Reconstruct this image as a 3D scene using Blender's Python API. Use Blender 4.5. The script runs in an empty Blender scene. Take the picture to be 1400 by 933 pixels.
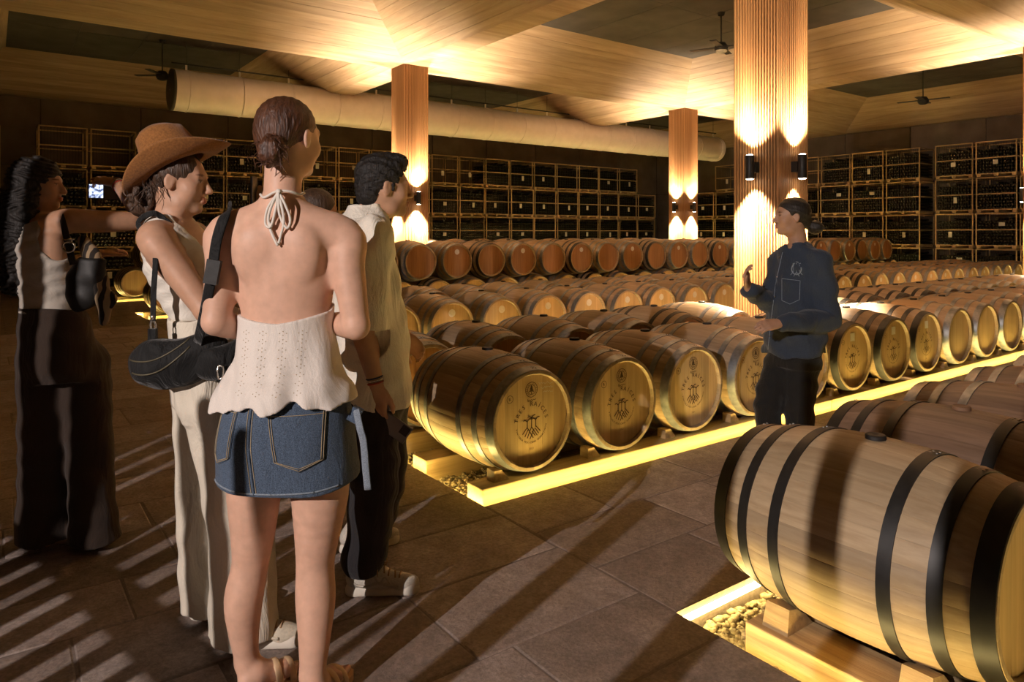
import bpy, bmesh, math, random
import numpy as np
from mathutils import Vector, Matrix, Euler
random.seed(7)
PI = math.pi
S = bpy.context.scene
COL = S.collection

# ------------------------------------------------------------------ camera
cam_d = bpy.data.cameras.new('camera'); cam = bpy.data.objects.new('camera', cam_d); COL.objects.link(cam)
YAW = math.atan2(.592, .806)
cam.location = (0, 0, 1.42); cam.rotation_euler = (PI/2, 0, -YAW)
cam_d.sensor_width = 36; cam_d.lens = 970/1400*36; cam_d.shift_y = -147.5/1400
cam_d.clip_start = .05; cam_d.clip_end = 200
S.camera = cam
# ------------------------------------------------------------------ world, exposure
w = bpy.data.worlds.new('world'); S.world = w; w.use_nodes = True
bgn = w.node_tree.nodes['Background']; bgn.inputs[0].default_value = (.030, .022, .014, 1); bgn.inputs[1].default_value = .25
S.view_settings.view_transform = 'Standard'; S.view_settings.look = 'None'
S.view_settings.exposure = 0.0; S.view_settings.gamma = 1.0; S.view_settings.use_curve_mapping = False
# ------------------------------------------------------------------ the lamp behind the slatted screen
def spot(name, loc, direction, power, col, angle, blend, radius):
    d = bpy.data.lights.new(name, 'SPOT'); d.energy = power; d.color = col
    d.spot_size = angle; d.spot_blend = blend; d.shadow_soft_size = radius
    o = bpy.data.objects.new(name, d); COL.objects.link(o); o.location = loc
    o.rotation_euler = Vector(direction).to_track_quat('-Z', 'Y').to_euler()
    return o
LAMP = Vector((-4.9, -.35, 3.2))
spot('flood_lamp_light', LAMP, Vector((1.9, 2.9, .35))-LAMP, 1750, (1, .86, .80), math.radians(62), .35, .013)

# ------------------------------------------------------------------ materials
MATS = {}
def nt(name):
    m = bpy.data.materials.new(name); m.use_nodes = True; MATS[name] = m
    t = m.node_tree; b = t.nodes['Principled BSDF']
    return m, t, b
def N(t, kind, **kw):
    n = t.nodes.new(kind)
    for k, v in kw.items():
        if k.startswith('i_'):
            key = k[2:]
            n.inputs[int(key) if key.isdigit() else key.replace('_', ' ')].default_value = v
        else: setattr(n, k, v)
    return n
def ramp(t, stops, fac=None):
    r = t.nodes.new('ShaderNodeValToRGB'); e = r.color_ramp.elements
    while len(e) < len(stops): e.new(.5)
    for q, (p, c) in zip(e, stops):
        q.position = p; q.color = (*c, 1) if len(c) == 3 else c
    if fac is not None: t.links.new(fac, r.inputs[0])
    return r
def mixc(t, fac, a, b, mode='MIX'):
    m = t.nodes.new('ShaderNodeMix'); m.data_type = 'RGBA'; m.blend_type = mode
    for s, v in ((0, fac), (6, a), (7, b)):
        if isinstance(v, (int, float)): m.inputs[s].default_value = v
        elif isinstance(v, tuple): m.inputs[s].default_value = (*v, 1) if len(v) == 3 else v
        else: t.links.new(v, m.inputs[s])
    return m.outputs[2]
def coords(t, scale=(1, 1, 1), rnd=False, out='Object'):
    tc = t.nodes.new('ShaderNodeTexCoord'); mp = t.nodes.new('ShaderNodeMapping')
    mp.inputs['Scale'].default_value = scale
    t.links.new(tc.outputs[out], mp.inputs[0])
    if rnd:
        oi = t.nodes.new('ShaderNodeObjectInfo'); ml = t.nodes.new('ShaderNodeMath'); ml.operation = 'MULTIPLY'; ml.inputs[1].default_value = 37.
        t.links.new(oi.outputs['Random'], ml.inputs[0]); t.links.new(ml.outputs[0], mp.inputs['Location'])
    return mp.outputs[0]
def bump(t, b, h, strength=.3, dist=.01):
    n = t.nodes.new('ShaderNodeBump'); n.inputs['Strength'].default_value = strength; n.inputs['Distance'].default_value = dist
    t.links.new(h, n.inputs['Height']); t.links.new(n.outputs[0], b.inputs['Normal'])
def plain(name, col, rough=.6, metal=0, noise=0, nscale=40, bstr=0, emit=None, estr=0, spec=.5):
    m, t, b = nt(name)
    b.inputs['Base Color'].default_value = (*col, 1); b.inputs['Roughness'].default_value = rough; b.inputs['Metallic'].default_value = metal
    b.inputs['Specular IOR Level'].default_value = spec
    if noise or bstr:
        v = coords(t); n = N(t, 'ShaderNodeTexNoise', i_Scale=nscale, i_Detail=4.); t.links.new(v, n.inputs['Vector'])
        if noise:
            lo = tuple(c*(1-noise) for c in col); hi = tuple(min(1, c*(1+noise)) for c in col)
            t.links.new(ramp(t, [(.3, lo), (.7, hi)], n.outputs[0]).outputs[0], b.inputs['Base Color'])
        if bstr: bump(t, b, n.outputs[0], bstr)
    if emit: b.inputs['Emission Color'].default_value = (*emit, 1); b.inputs['Emission Strength'].default_value = estr
    return m
def wood(name, lo, hi, scale=(30, 2, 30), rough=.55, bstr=.15, rnd=True, tone=False, vary=.2, spec=.35):
    """grain runs along the axis with the small scale"""
    m, t, b = nt(name); v = coords(t, scale, rnd)
    n = N(t, 'ShaderNodeTexNoise', i_Scale=1., i_Detail=6., i_Roughness=.65, i_Distortion=.4); t.links.new(v, n.inputs['Vector'])
    c = ramp(t, [(.3, lo), (.72, hi)], n.outputs[0]).outputs[0]
    n2 = N(t, 'ShaderNodeTexNoise', i_Scale=.13, i_Detail=2.); t.links.new(v, n2.inputs['Vector'])
    c = mixc(t, .6, c, ramp(t, [(.35, (.72, .70, .68)), (.65, (1.1, 1.08, 1.05))], n2.outputs[0]).outputs[0], 'MULTIPLY')
    if vary:
        oi = t.nodes.new('ShaderNodeObjectInfo')
        c = mixc(t, 1., c, ramp(t, [(0, (1-vary,)*3), (1, (1+vary*.4,)*3)], oi.outputs['Random']).outputs[0], 'MULTIPLY')
    if tone:
        at = N(t, 'ShaderNodeAttribute', attribute_name='tone')
        c = mixc(t, 1., c, at.outputs['Color'], 'MULTIPLY')
    t.links.new(c, b.inputs['Base Color']); b.inputs['Roughness'].default_value = rough
    b.inputs['Specular IOR Level'].default_value = spec
    if bstr: bump(t, b, n.outputs[0], bstr)
    return m

wood('oak', (.31, .215, .130), (.46, .345, .225), (45, 2.2, 45), .5, .12, True, True, .22)
wood('oak_pale', (.38, .27, .155), (.54, .41, .255), (45, 2.2, 45), .52, .10, True, True, .1)
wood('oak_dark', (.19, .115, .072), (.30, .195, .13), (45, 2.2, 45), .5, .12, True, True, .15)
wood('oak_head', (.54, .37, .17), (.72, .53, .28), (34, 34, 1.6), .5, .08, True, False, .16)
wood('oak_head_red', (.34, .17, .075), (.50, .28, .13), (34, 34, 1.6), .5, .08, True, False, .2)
wood('beam_wood', (.27, .19, .09), (.46, .34, .18), (1.5, 38, 38), .6, .25, True, False, .1)
wood('beam_wood_y', (.34, .22, .11), (.58, .42, .22), (38, 1.5, 38), .6, .35, True, False, .1)
wood('ceiling_wood', (.32, .225, .14), (.50, .38, .26), (.8, 9, 9), .62, .04, True, False, .10, .25)
wood('slat_wood', (.30, .150, .060), (.44, .245, .108), (40, 40, 1.0), .5, .1, False, False, 0)
wood('crate_wood', (.42, .29, .14), (.62, .46, .25), (8, 8, 8), .7, .1, True, False, .3)
plain('steel_hoop', (.25, .26, .275), .42, .75, .22, 30)
plain('black_hoop', (.016, .015, .014), .45, .1, .3, 25)
plain('rivet', (.12, .12, .12), .4, .8)
plain('bung', (.02, .017, .015), .6)
plain('bung_wood', (.24, .13, .07), .6)
plain('brand_ink', (.085, .045, .020), .8)
plain('chalk', (.62, .60, .54), .9)
plain('sticker', (.72, .68, .60), .7, 0, .08, 60)
plain('led', (.9, .7, .3), .5, emit=(1, .72, .20), estr=78)
plain('led_open', (.9, .7, .3), .5, emit=(1, .74, .26), estr=38)
plain('led_far', (.9, .7, .3), .5, emit=(1, .76, .24), estr=60)
plain('black_metal', (.018, .018, .018), .5, .3)
plain('lens_glow', (1, .9, .7), .3, emit=(1, .86, .66), estr=30)
plain('glass_dark', (.008, .011, .007), .18, 0)
plain('paper', (.60, .57, .50), .8)
plain('duct_fabric', (.88, .82, .80), .42, .1, .04, 6, .03)
plain('duct_rim', (.10, .09, .08), .5)
plain('ceiling_dark', (.062, .056, .050), .85, 0, .25, 2.2, .1)
plain('fan_black', (.02, .02, .02), .5)
plain('fan_globe', (.75, .72, .66), .4)

# stone flags
def stone(name, lo, hi, joints=False):
    m, t, b = nt(name); v = coords(t, (1, 1, 1), True)
    n = N(t, 'ShaderNodeTexNoise', i_Scale=3.2, i_Detail=8., i_Roughness=.68, i_Distortion=.6); t.links.new(v, n.inputs['Vector'])
    n2 = N(t, 'ShaderNodeTexNoise', i_Scale=16., i_Detail=8., i_Roughness=.72); t.links.new(v, n2.inputs['Vector'])
    n3 = N(t, 'ShaderNodeTexNoise', i_Scale=70., i_Detail=3., i_Roughness=.7); t.links.new(v, n3.inputs['Vector'])
    c = ramp(t, [(.3, lo), (.7, hi)], n.outputs[0]).outputs[0]
    c = mixc(t, .5, c, ramp(t, [(.35, (.55, .52, .50)), (.66, (1.25, 1.22, 1.2))], n2.outputs[0]).outputs[0], 'MULTIPLY')
    c = mixc(t, .6, c, ramp(t, [(.35, (.6, .6, .6)), (.66, (1.3, 1.3, 1.3))], n3.outputs[0]).outputs[0], 'MULTIPLY')
    oi = t.nodes.new('ShaderNodeObjectInfo')
    c = mixc(t, 1., c, ramp(t, [(0, (.78, .74, .70)), (1, (1.1, 1.08, 1.08))], oi.outputs['Random']).outputs[0], 'MULTIPLY')
    if joints:
        br = N(t, 'ShaderNodeTexBrick', i_Scale=1.5); t.links.new(coords(t), br.inputs['Vector'])
        br.inputs['Color1'].default_value = (1, 1, 1, 1); br.inputs['Color2'].default_value = (.85, .85, .85, 1); br.inputs['Mortar'].default_value = (.4, .4, .4, 1)
        br.inputs['Mortar Size'].default_value = .01
        c = mixc(t, 1., c, br.outputs[0], 'MULTIPLY')
    t.links.new(c, b.inputs['Base Color']); b.inputs['Roughness'].default_value = .72
    ad = N(t, 'ShaderNodeMath', operation='ADD'); t.links.new(n.outputs[0], ad.inputs[0]); t.links.new(n2.outputs[0], ad.inputs[1])
    bump(t, b, ad.outputs[0], .55, .02)
    return m
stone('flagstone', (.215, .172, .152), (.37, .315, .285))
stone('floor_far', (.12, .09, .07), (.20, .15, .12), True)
plain('mortar', (.16, .125, .108), .9, 0, .2, 60, .3)
plain('gravel', (.25, .195, .12), .75, 0, .45, 45)
plain('wall_concrete', (.115, .095, .075), .85, 0, .25, 1.7, .1)
plain('wall_dark', (.05, .042, .035), .9, 0, .2, 2)

# ------------------------------------------------------------------ mesh helpers
class MB:
    def __init__(s): s.v = []; s.f = []; s.tone = []
    def add(s, vs, fs, M=None):
        o = len(s.v)
        s.v += [tuple(M @ Vector(p)) for p in vs] if M is not None else [tuple(p) for p in vs]
        s.f += [tuple(o+i for i in q) for q in fs]
    def box(s, x0, x1, y0, y1, z0, z1, M=None):
        vs = [(x, y, z) for z in (z0, z1) for y in (y0, y1) for x in (x0, x1)]
        s.add(vs, [(0, 2, 3, 1), (4, 5, 7, 6), (0, 1, 5, 4), (2, 6, 7, 3), (0, 4, 6, 2), (1, 3, 7, 5)], M)
    def lathe(s, prof, n=32, axis='Z', M=None, cap=False):
        """prof: list of (axial, radius)"""
        vs = []; fs = []
        for h, r in prof:
            for i in range(n):
                a = 2*PI*i/n; c, q = r*math.cos(a), r*math.sin(a)
                vs.append({'Z': (c, q, h), 'Y': (c, h, q), 'X': (h, c, q)}[axis])
        for k in range(len(prof)-1):
            for i in range(n):
                j = (i+1) % n; a, b, c, d = k*n+i, k*n+j, (k+1)*n+j, (k+1)*n+i
                fs.append((a, b, c, d) if axis != 'Y' else (a, d, c, b))
        if cap:
            fs.append(tuple(range(n))[::-1] if axis != 'Y' else tuple(range(n)))
            l = [(len(prof)-1)*n+i for i in range(n)]; fs.append(tuple(l) if axis != 'Y' else tuple(l[::-1]))
        s.add(vs, fs, M)
    def tube(s, pts, r, n=8, closed=False, cap=True, flat=None):
        """round tube (r number or list) along pts; flat=(w,t,upvec) gives a ribbon-like strap"""
        pts = [Vector(p) for p in pts]; m = len(pts)
        rr = r if isinstance(r, (list, tuple)) else [r]*m
        up = None; vs = []; fs = []
        for i, p in enumerate(pts):
            a = pts[(i-1) % m] if (closed or i > 0) else p; b = pts[(i+1) % m] if (closed or i < m-1) else p
            t = (b-a)
            t = t.normalized() if t.length > 1e-9 else Vector((0, 0, 1))
            if flat: u = Vector(flat[2]) if not callable(flat[2]) else Vector(flat[2](i, p)); u = (u-t*u.dot(t))
            elif up is None: u = Vector((0, 0, 1)) if abs(t.z) < .9 else Vector((1, 0, 0)); u = u-t*u.dot(t)
            else: u = up-t*up.dot(t)
            u.normalize(); up = u; wv = t.cross(u)
            for k in range(n):
                an = 2*PI*k/n
                if flat: cu, cw = math.sin(an)*flat[1]/2, math.cos(an)*flat[0]/2
                else: cu, cw = math.sin(an)*rr[i], math.cos(an)*rr[i]
                vs.append(p+u*cu+wv*cw)
        for i in range(m if closed else m-1):
            for k in range(n):
                j = (i+1) % m; q = (k+1) % n
                fs.append((i*n+k, i*n+q, j*n+q, j*n+k))
        if cap and not closed:
            fs.append(tuple(range(n))[::-1]); fs.append(tuple((m-1)*n+k for k in range(n)))
        s.add(vs, fs)
    def mesh(s, name, smooth=False):
        me = bpy.data.meshes.new(name); me.from_pydata(s.v, [], s.f); me.update()
        if smooth: me.polygons.foreach_set('use_smooth', [True]*len(me.polygons))
        return me
    def build(s, name, mat, parent=None, smooth=False, loc=None):
        return obj(name, s.mesh(name, smooth), mat, parent, loc)
def obj(name, me, mat=None, parent=None, loc=None):
    o = bpy.data.objects.new(name, me); COL.objects.link(o)
    if mat is not None and me is not None and len(me.materials) == 0: me.materials.append(MATS[mat])
    if parent is not None: o.parent = parent
    if loc is not None: o.location = loc
    return o
def empty(name, loc=(0, 0, 0), rz=0):
    o = bpy.data.objects.new(name, None); COL.objects.link(o); o.location = loc; o.rotation_euler = (0, 0, rz); o.empty_display_size = .1
    return o
def tag(o, label=None, cat=None, group=None, kind=None):
    for k, v in (('label', label), ('category', cat), ('group', group), ('kind', kind)):
        if v: o[k] = v
    return o
def smooth_by_angle(me, deg=35):
    bm = bmesh.new(); bm.from_mesh(me)
    for e in bm.edges:
        e.smooth = not (len(e.link_faces) == 2 and e.calc_face_angle(0) > math.radians(deg))
    for q in bm.faces: q.smooth = True
    bm.to_mesh(me); bm.free()
def set_tone(me, vals):
    """one grey tone per face, stored on the corners"""
    at = me.color_attributes.new('tone', 'FLOAT_COLOR', 'CORNER')
    a = []
    for p, v in zip(me.polygons, vals):
        a += [v, v, v, 1]*p.loop_total
    at.data.foreach_set('color', a)
ORD = ['first', 'second', 'third', 'fourth', 'fifth', 'sixth', 'seventh', 'eighth', 'ninth', 'tenth', 'eleventh', 'twelfth', 'thirteenth', 'fourteenth', 'fifteenth', 'sixteenth', 'seventeenth', 'eighteenth']
# ================================================================== the room
CX = [-9.93, -1.53, 6.86, 15.24, 23.4]; CY = [-3.73, 4.57, 12.85, 21.2]
HW = .275; ZS = 4.78; ZP = 5.57; SI = 1.8
BEDS = [(2.08, 9., -.8, 1.78), (2.07, 15.5, 3.06, 5.36), (2.07, 22.2, 6.72, 9.0), (2.07, 22.2, 9.98, 11.3), (2.07, 22.2, 12.95, 14.2), (2.07, 22.2, 16.6, 17.9)]
PIT = -.11
floor = empty('floor'); tag(floor, 'dark irregular flagstone paving across the cellar aisles', 'floor', kind='structure')
# slab: strips between the pits
def slab(x0, x1, y0, y1, mat='mortar', top=-.0032):
    mb = MB(); mb.box(x0, x1, y0, y1, -.3, top); return mb.build('floor_slab', mat, floor)
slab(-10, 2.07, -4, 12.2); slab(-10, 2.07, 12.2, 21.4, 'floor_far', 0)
ys = [-4.0]
for x0, x1, y0, y1 in BEDS: ys += [y0, y1]
ys.append(21.4)
for k in range(0, len(ys), 2):
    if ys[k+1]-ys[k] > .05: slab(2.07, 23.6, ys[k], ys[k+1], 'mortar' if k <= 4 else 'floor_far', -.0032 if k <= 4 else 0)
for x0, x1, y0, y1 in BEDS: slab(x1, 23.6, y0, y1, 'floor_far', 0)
for x0, x1, y0, y1 in BEDS:
    mb = MB(); mb.box(2.07, x1, y0, y1, -.3, PIT); mb.build('bed_base', 'gravel', floor)
# flagstones
def flag(x0, x1, y0, y1):
    g = .003; j = lambda: random.uniform(-.005, .005)
    t = random.uniform(-.0012, .001); b = .007
    q = [(x0+g+j(), y0+g+j()), (x1-g+j(), y0+g+j()), (x1-g+j(), y1-g+j()), (x0+g+j(), y1-g+j())]
    cxm, cym = (x0+x1)/2, (y0+y1)/2
    mb = MB(); zs = [t+random.uniform(-.0012, .0012) for _ in q]
    vs = [(x-cxm, y-cym, -.05) for x, y in q]+[(x-cxm, y-cym, z-b*.5) for (x, y), z in zip(q, zs)]
    vs += [((x-cxm)*(1-2*b/(x1-x0)), (y-cym)*(1-2*b/(y1-y0)), z) for (x, y), z in zip(q, zs)]
    fs = [(3, 2, 1, 0), (8, 9, 10, 11)]
    for r in (0, 4):
        for i in range(4): fs.append((r+i, r+(i+1) % 4, r+4+(i+1) % 4, r+4+i))
    mb.add(vs, fs); mb.build('flagstone', 'flagstone', floor, loc=(cxm, cym, 0))
def flags(x0, x1, y0, y1, rows, lens):
    y = y0; n = max(1, round((y1-y0)/rows)); hs = [random.uniform(.75, 1.25) for _ in range(n)]; sc = (y1-y0)/sum(hs)
    for h in hs:
        h *= sc; x = x0-random.uniform(0, .0)
        ls = []
        while sum(ls) < x1-x0: ls.append(random.uniform(*lens))
        k = (x1-x0)/sum(ls)
        for l in ls: flag(x, x+l*k, y, y+h); x += l*k
        y += h
flags(-1.3, 2.07, .2, 12.2, .46, (.45, .95))
flags(2.07, 12.0, 1.78, 3.06, .42, (.45, .9))
flags(2.07, 10.0, 5.36, 6.72, .45, (.8, 1.2))
# light strips under the lips of the pits
led = empty('bed_light_strips'); tag(led, 'warm glowing light strips tucked under the floor edges around the barrel beds', 'light strip')
for k, (x0, x1, y0, y1) in enumerate(BEDS):
    m = ('led_open', 'led')[k] if k < 2 else 'led_far'
    zt, zb = (-.030, -.036); w_ = .028
    for (a, b, c, d) in ((x0, x1, y0, y0+w_), (x0, x1, y1-w_, y1), (x0, x0+w_, y0+w_, y1-w_)):
        mb = MB(); mb.box(a, b, c, d, zb, zt); mb.build('light_strip', m, led)
# gravel: pebbles filling the beds
def pebbles(name, regions, n, rmin, rmax, label):
    rng = np.random.default_rng(3)
    ph = (1+5**.5)/2
    ico = np.array([(-1, ph, 0), (1, ph, 0), (-1, -ph, 0), (1, -ph, 0), (0, -1, ph), (0, 1, ph), (0, -1, -ph), (0, 1, -ph), (ph, 0, -1), (ph, 0, 1), (-ph, 0, -1), (-ph, 0, 1)])/math.sqrt(1+ph*ph)
    fc = np.array([(0, 11, 5), (0, 5, 1), (0, 1, 7), (0, 7, 10), (0, 10, 11), (1, 5, 9), (5, 11, 4), (11, 10, 2), (10, 7, 6), (7, 1, 8), (3, 9, 4), (3, 4, 2), (3, 2, 6), (3, 6, 8), (3, 8, 9), (4, 9, 5), (2, 4, 11), (6, 2, 10), (8, 6, 7), (9, 8, 1)])
    areas = np.array([(b-a)*(d-c) for a, b, c, d in regions]); cnt = (areas/areas.sum()*n).astype(int)
    V = []; F = []; o = 0
    for (a, b, c, d), m in zip(regions, cnt):
        P = np.stack([rng.uniform(a, b, m), rng.uniform(c, d, m), PIT+rng.uniform(-.004, .022, m)], 1)
        r = rng.uniform(rmin, rmax, m); an = rng.uniform(0, 2*PI, m)
        sc = np.stack([r*rng.uniform(.8, 1.35, m), r, r*rng.uniform(.5, .85, m)], 1)
        pts = ico[None]*sc[:, None]*(1+rng.uniform(-.12, .12, (m, 12, 1)))
        x = pts[..., 0]*np.cos(an)[:, None]-pts[..., 1]*np.sin(an)[:, None]; y = pts[..., 0]*np.sin(an)[:, None]+pts[..., 1]*np.cos(an)[:, None]
        pts = np.stack([x, y, pts[..., 2]], 2)+P[:, None]
        V.append(pts.reshape(-1, 3)); F.append((fc[None]+(np.arange(m)*12)[:, None, None]).reshape(-1, 3)+o); o += m*12
    V = np.concatenate(V); F = np.concatenate(F)
    me = bpy.data.meshes.new(name); me.from_pydata(V.tolist(), [], F.tolist()); me.update()
    me.polygons.foreach_set('use_smooth', [True]*len(me.polygons))
    ob = obj(name, me, 'gravel'); tag(ob, label, 'gravel', kind='stuff')
pebbles('gravel', [(2.09, 3.0, .4, 1.77)], 4200, .010, .021, 'rounded pebbles in the lit bed under the black-hooped barrels')
pebbles('gravel', [(2.085, 3.1, 3.07, 5.35), (3.1, 12, 3.07, 3.12)], 9000, .008, .016, 'small pebbles in the lit bed under the front row of barrels')
pebbles('gravel', [(2.085, 3.1, 10.0, 11.28), (2.085, 3.1, 12.97, 14.1)], 3000, .012, .022, 'pebbles in the glowing beds of the stacked barrels')
# ------------------------------------------------------------------ walls
def panel_wall(name, label, horizontal, pos, a0, a1, zt, mat):
    root = empty(name); tag(root, label, 'wall', kind='structure')
    n = int((a1-a0)/2.1); st = (a1-a0)/n; g = .012
    for i in range(n):
        for (z0, z1) in ((0, 3.1), (3.1, zt)):
            mb = MB(); lo, hi = a0+i*st+g, a0+(i+1)*st-g
            d = random.uniform(0, .012)
            if horizontal: mb.box(lo, hi, pos+d, pos+.2, z0+g, z1-g)
            else: mb.box(pos+d, pos+.2, lo, hi, z0+g, z1-g)
            mb.build('wall_panel', mat, root)
    mb = MB()
    if horizontal: mb.box(a0, a1, pos+.05, pos+.25, -.3, zt)
    else: mb.box(pos+.05, pos+.25, a0, a1, -.3, zt)
    mb.build('wall_core', 'wall_dark', root)
panel_wall('wall_back', 'dark concrete panel wall behind the wine crates and the duct', True, 21.2, -10.2, 23.4, 4.9, 'wall_concrete')
panel_wall('wall_right', 'dark concrete panel wall behind the crate stacks', False, 23.4, -4.2, 21.2, 4.9, 'wall_concrete')
mb = MB(); mb.box(-10.4, -10.2, -4.2, 21.4, -.3, 4.9); tag(mb.build('wall_left', 'wall_dark'), 'plain dark wall closing the hall', 'wall', kind='structure')
mb = MB(); mb.box(-10.4, 23.6, -4.4, -4.2, -.3, 4.9); tag(mb.build('wall_front', 'wall_dark'), 'plain dark wall at the entrance end of the hall', 'wall', kind='structure')
# ------------------------------------------------------------------ coffered ceiling
ceil = empty('ceiling'); tag(ceil, 'coffered timber ceiling with dark flat panels and sloped plank sides', 'ceiling', kind='structure')
mb = MB(); mb.box(-10.4, 23.8, -4.4, 21.6, ZP+.06, ZP+.3); mb.build('ceiling_slab', 'wall_dark', ceil)
def slope(bx0, bx1, by0, by1, planks):
    """four sloped sides of one coffer between column lines"""
    for side in range(4):
        L = (bx1-bx0) if side % 2 == 0 else (by1-by0)
        ctr = ((bx0+bx1)/2, (by0+by1)/2); half = ((by1-by0) if side % 2 == 0 else (bx1-bx0))/2
        for k in range(planks):
            t0, t1 = k/planks, (k+1)/planks
            vs = []
            for t, e in ((t0, 0.0012 if k and planks > 1 else 0), (t1, -.0012 if planks > 1 else 0)):
                ins = HW+(SI-HW)*t+e; z = ZS+(ZP-ZS)*(t+e/(SI-HW))
                hl = L/2-ins
                for sx_ in (-1, 1):
                    vs.append((sx_*hl, -(half-ins), z))
            nrm = Vector((0, -(ZP-ZS), (SI-HW))).normalized()*.05
            vs += [tuple(Vector(v)+nrm) for v in vs]
            mb = MB(); mb.add(vs, [(0, 2, 3, 1), (4, 5, 7, 6), (0, 1, 5, 4), (2, 6, 7, 3), (0, 4, 6, 2), (1, 3, 7, 5)])
            o = mb.build('plank', 'ceiling_wood', ceil); o.location = (ctr[0], ctr[1], random.uniform(0, .004)); o.rotation_euler = (0, 0, side*PI/2)
for i in range(4):
    for j in range(3):
        vis = i >= 1 and j >= 1
        slope(CX[i], CX[i+1], CY[j], CY[j+1], 10 if vis else 1)
        mb = MB(); mb.box(CX[i]+SI-.01, CX[i+1]-SI+.01, CY[j]+SI-.01, CY[j+1]-SI+.01, ZP, ZP+.04); mb.build('ceiling_panel', 'ceiling_dark', ceil)
        # panel joints
        if vis:
            mb = MB(); xm = CX[i]+SI
            for q in (1, 2, 3): mb.box(xm+q*1.2-.004, xm+q*1.2+.004, CY[j]+SI, CY[j+1]-SI, ZP-.004, ZP)
            for q in (1,): mb.box(CX[i]+SI, CX[i+1]-SI, CY[j]+SI+2.35, CY[j]+SI+2.358, ZP-.004, ZP)
            mb.build('ceiling_joint', 'fan_black', ceil)
for x in CX:
    mb = MB()
    for j in range(3): mb.box(x-HW, x+HW, CY[j]+HW, CY[j+1]-HW, ZS, ZS+.06)
    o = mb.build('soffit_board', 'ceiling_wood', ceil)
for y in CY:
    mb = MB(); mb.box(CX[0]-HW, CX[-1]+HW, y-HW, y+HW, ZS, ZS+.06); mb.build('soffit_board', 'ceiling_wood', ceil)
# ------------------------------------------------------------------ columns with fluted cladding and up/down sconces
def column(x, y, label, lit, scl):
    root = empty('timber_column', (x, y, 0)); tag(root, label, 'column')
    mb = MB(); e = HW-.024; mb.box(-e, e, -e, e, -.11, ZS); mb.build('core', 'slat_wood', root)
    n = 16; p = 2*HW/n; mb = MB()
    for s in range(n):
        a = -HW+s*p+.004; b = a+p-.016
        mb.box(a, b, -HW, -HW+.025, -.11, ZS); mb.box(a, b, HW-.025, HW, -.11, ZS)
        mb.box(-HW, -HW+.025, a, b, -.11, ZS); mb.box(HW-.025, HW, a, b, -.11, ZS)
    o = mb.build('slat_cladding', 'slat_wood', root)
    return root
def sconce(x, y, k, label, group, power, zc=2.12):
    """k: face 0 = -Y, 1 = +X, 2 = +Y, 3 = -X"""
    rz = k*PI/2
    root = empty('wall_sconce', (x, y, zc), rz); tag(root, label, 'wall lamp', group)
    mb = MB(); mb.box(-.05, .05, -HW-.07, -HW-.001, -.055, .055); mb.build('bracket', 'black_metal', root)
    mb = MB(); T = Matrix.Translation((0, -HW-.10, 0))
    mb.lathe([(-.118, .040), (-.125, .044), (-.12, .046), (.12, .046), (.125, .044), (.118, .040)], 20, 'Z', T); o = mb.build('lamp_body', 'black_metal', root); smooth_by_angle(o.data)
    for s in (-1, 1):
        mb = MB(); mb.lathe([(s*.122, .040), (s*.130, .033), (s*.135, .018), (s*.136, .0005)], 20, 'Z', T); mb.build('lens', 'lens_glow', root)
    # its own light
    d = Vector((math.sin(rz), -math.cos(rz), 0))
    for s in (-1, 1):
        p = Vector((x, y, zc))+d*(HW+.10)+Vector((0, 0, s*.172))
        spot('sconce_light', p, Vector((0, 0, s))-d*(.06 if s > 0 else .12), power*(.50 if s > 0 else 1.1), (1, .75, .50), math.radians(108 if s > 0 else 84), 1. if s > 0 else .9, .03)
COLS = [(2, 1, 'wide slatted timber column rising behind the gesturing guide in the denim shirt'),
        (2, 2, 'slatted timber column standing beside the face of the bearded man'),
        (3, 2, 'slimmest slatted timber column far back between the crates and the fabric duct'),
        (3, 1, 'slatted timber column cut off at the frame edge before the right crate stacks')]
for n, (i, j, lb) in enumerate(COLS):
    column(CX[i], CY[j], lb, True, 1)
    wh = ['guide', 'bearded man', 'far back column', 'right-hand crates'][n]
    where = ['column behind the guide', 'column beside the bearded man', 'far back column', 'column by the right crates'][n]
    for k in range(4):
        lab = 'black up-and-down lamp on the %s, %s' % (where, ['side facing the entrance', 'side facing the right wall', 'side facing the back wall', 'side facing the visitors'][k])
        sconce(CX[i], CY[j], k, lab, 'column wall lamps', 2300)
for i, j in ((1, 1), (1, 2)): column(CX[i], CY[j], 'unlit slatted timber column beyond the visitors', False, 1)
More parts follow.
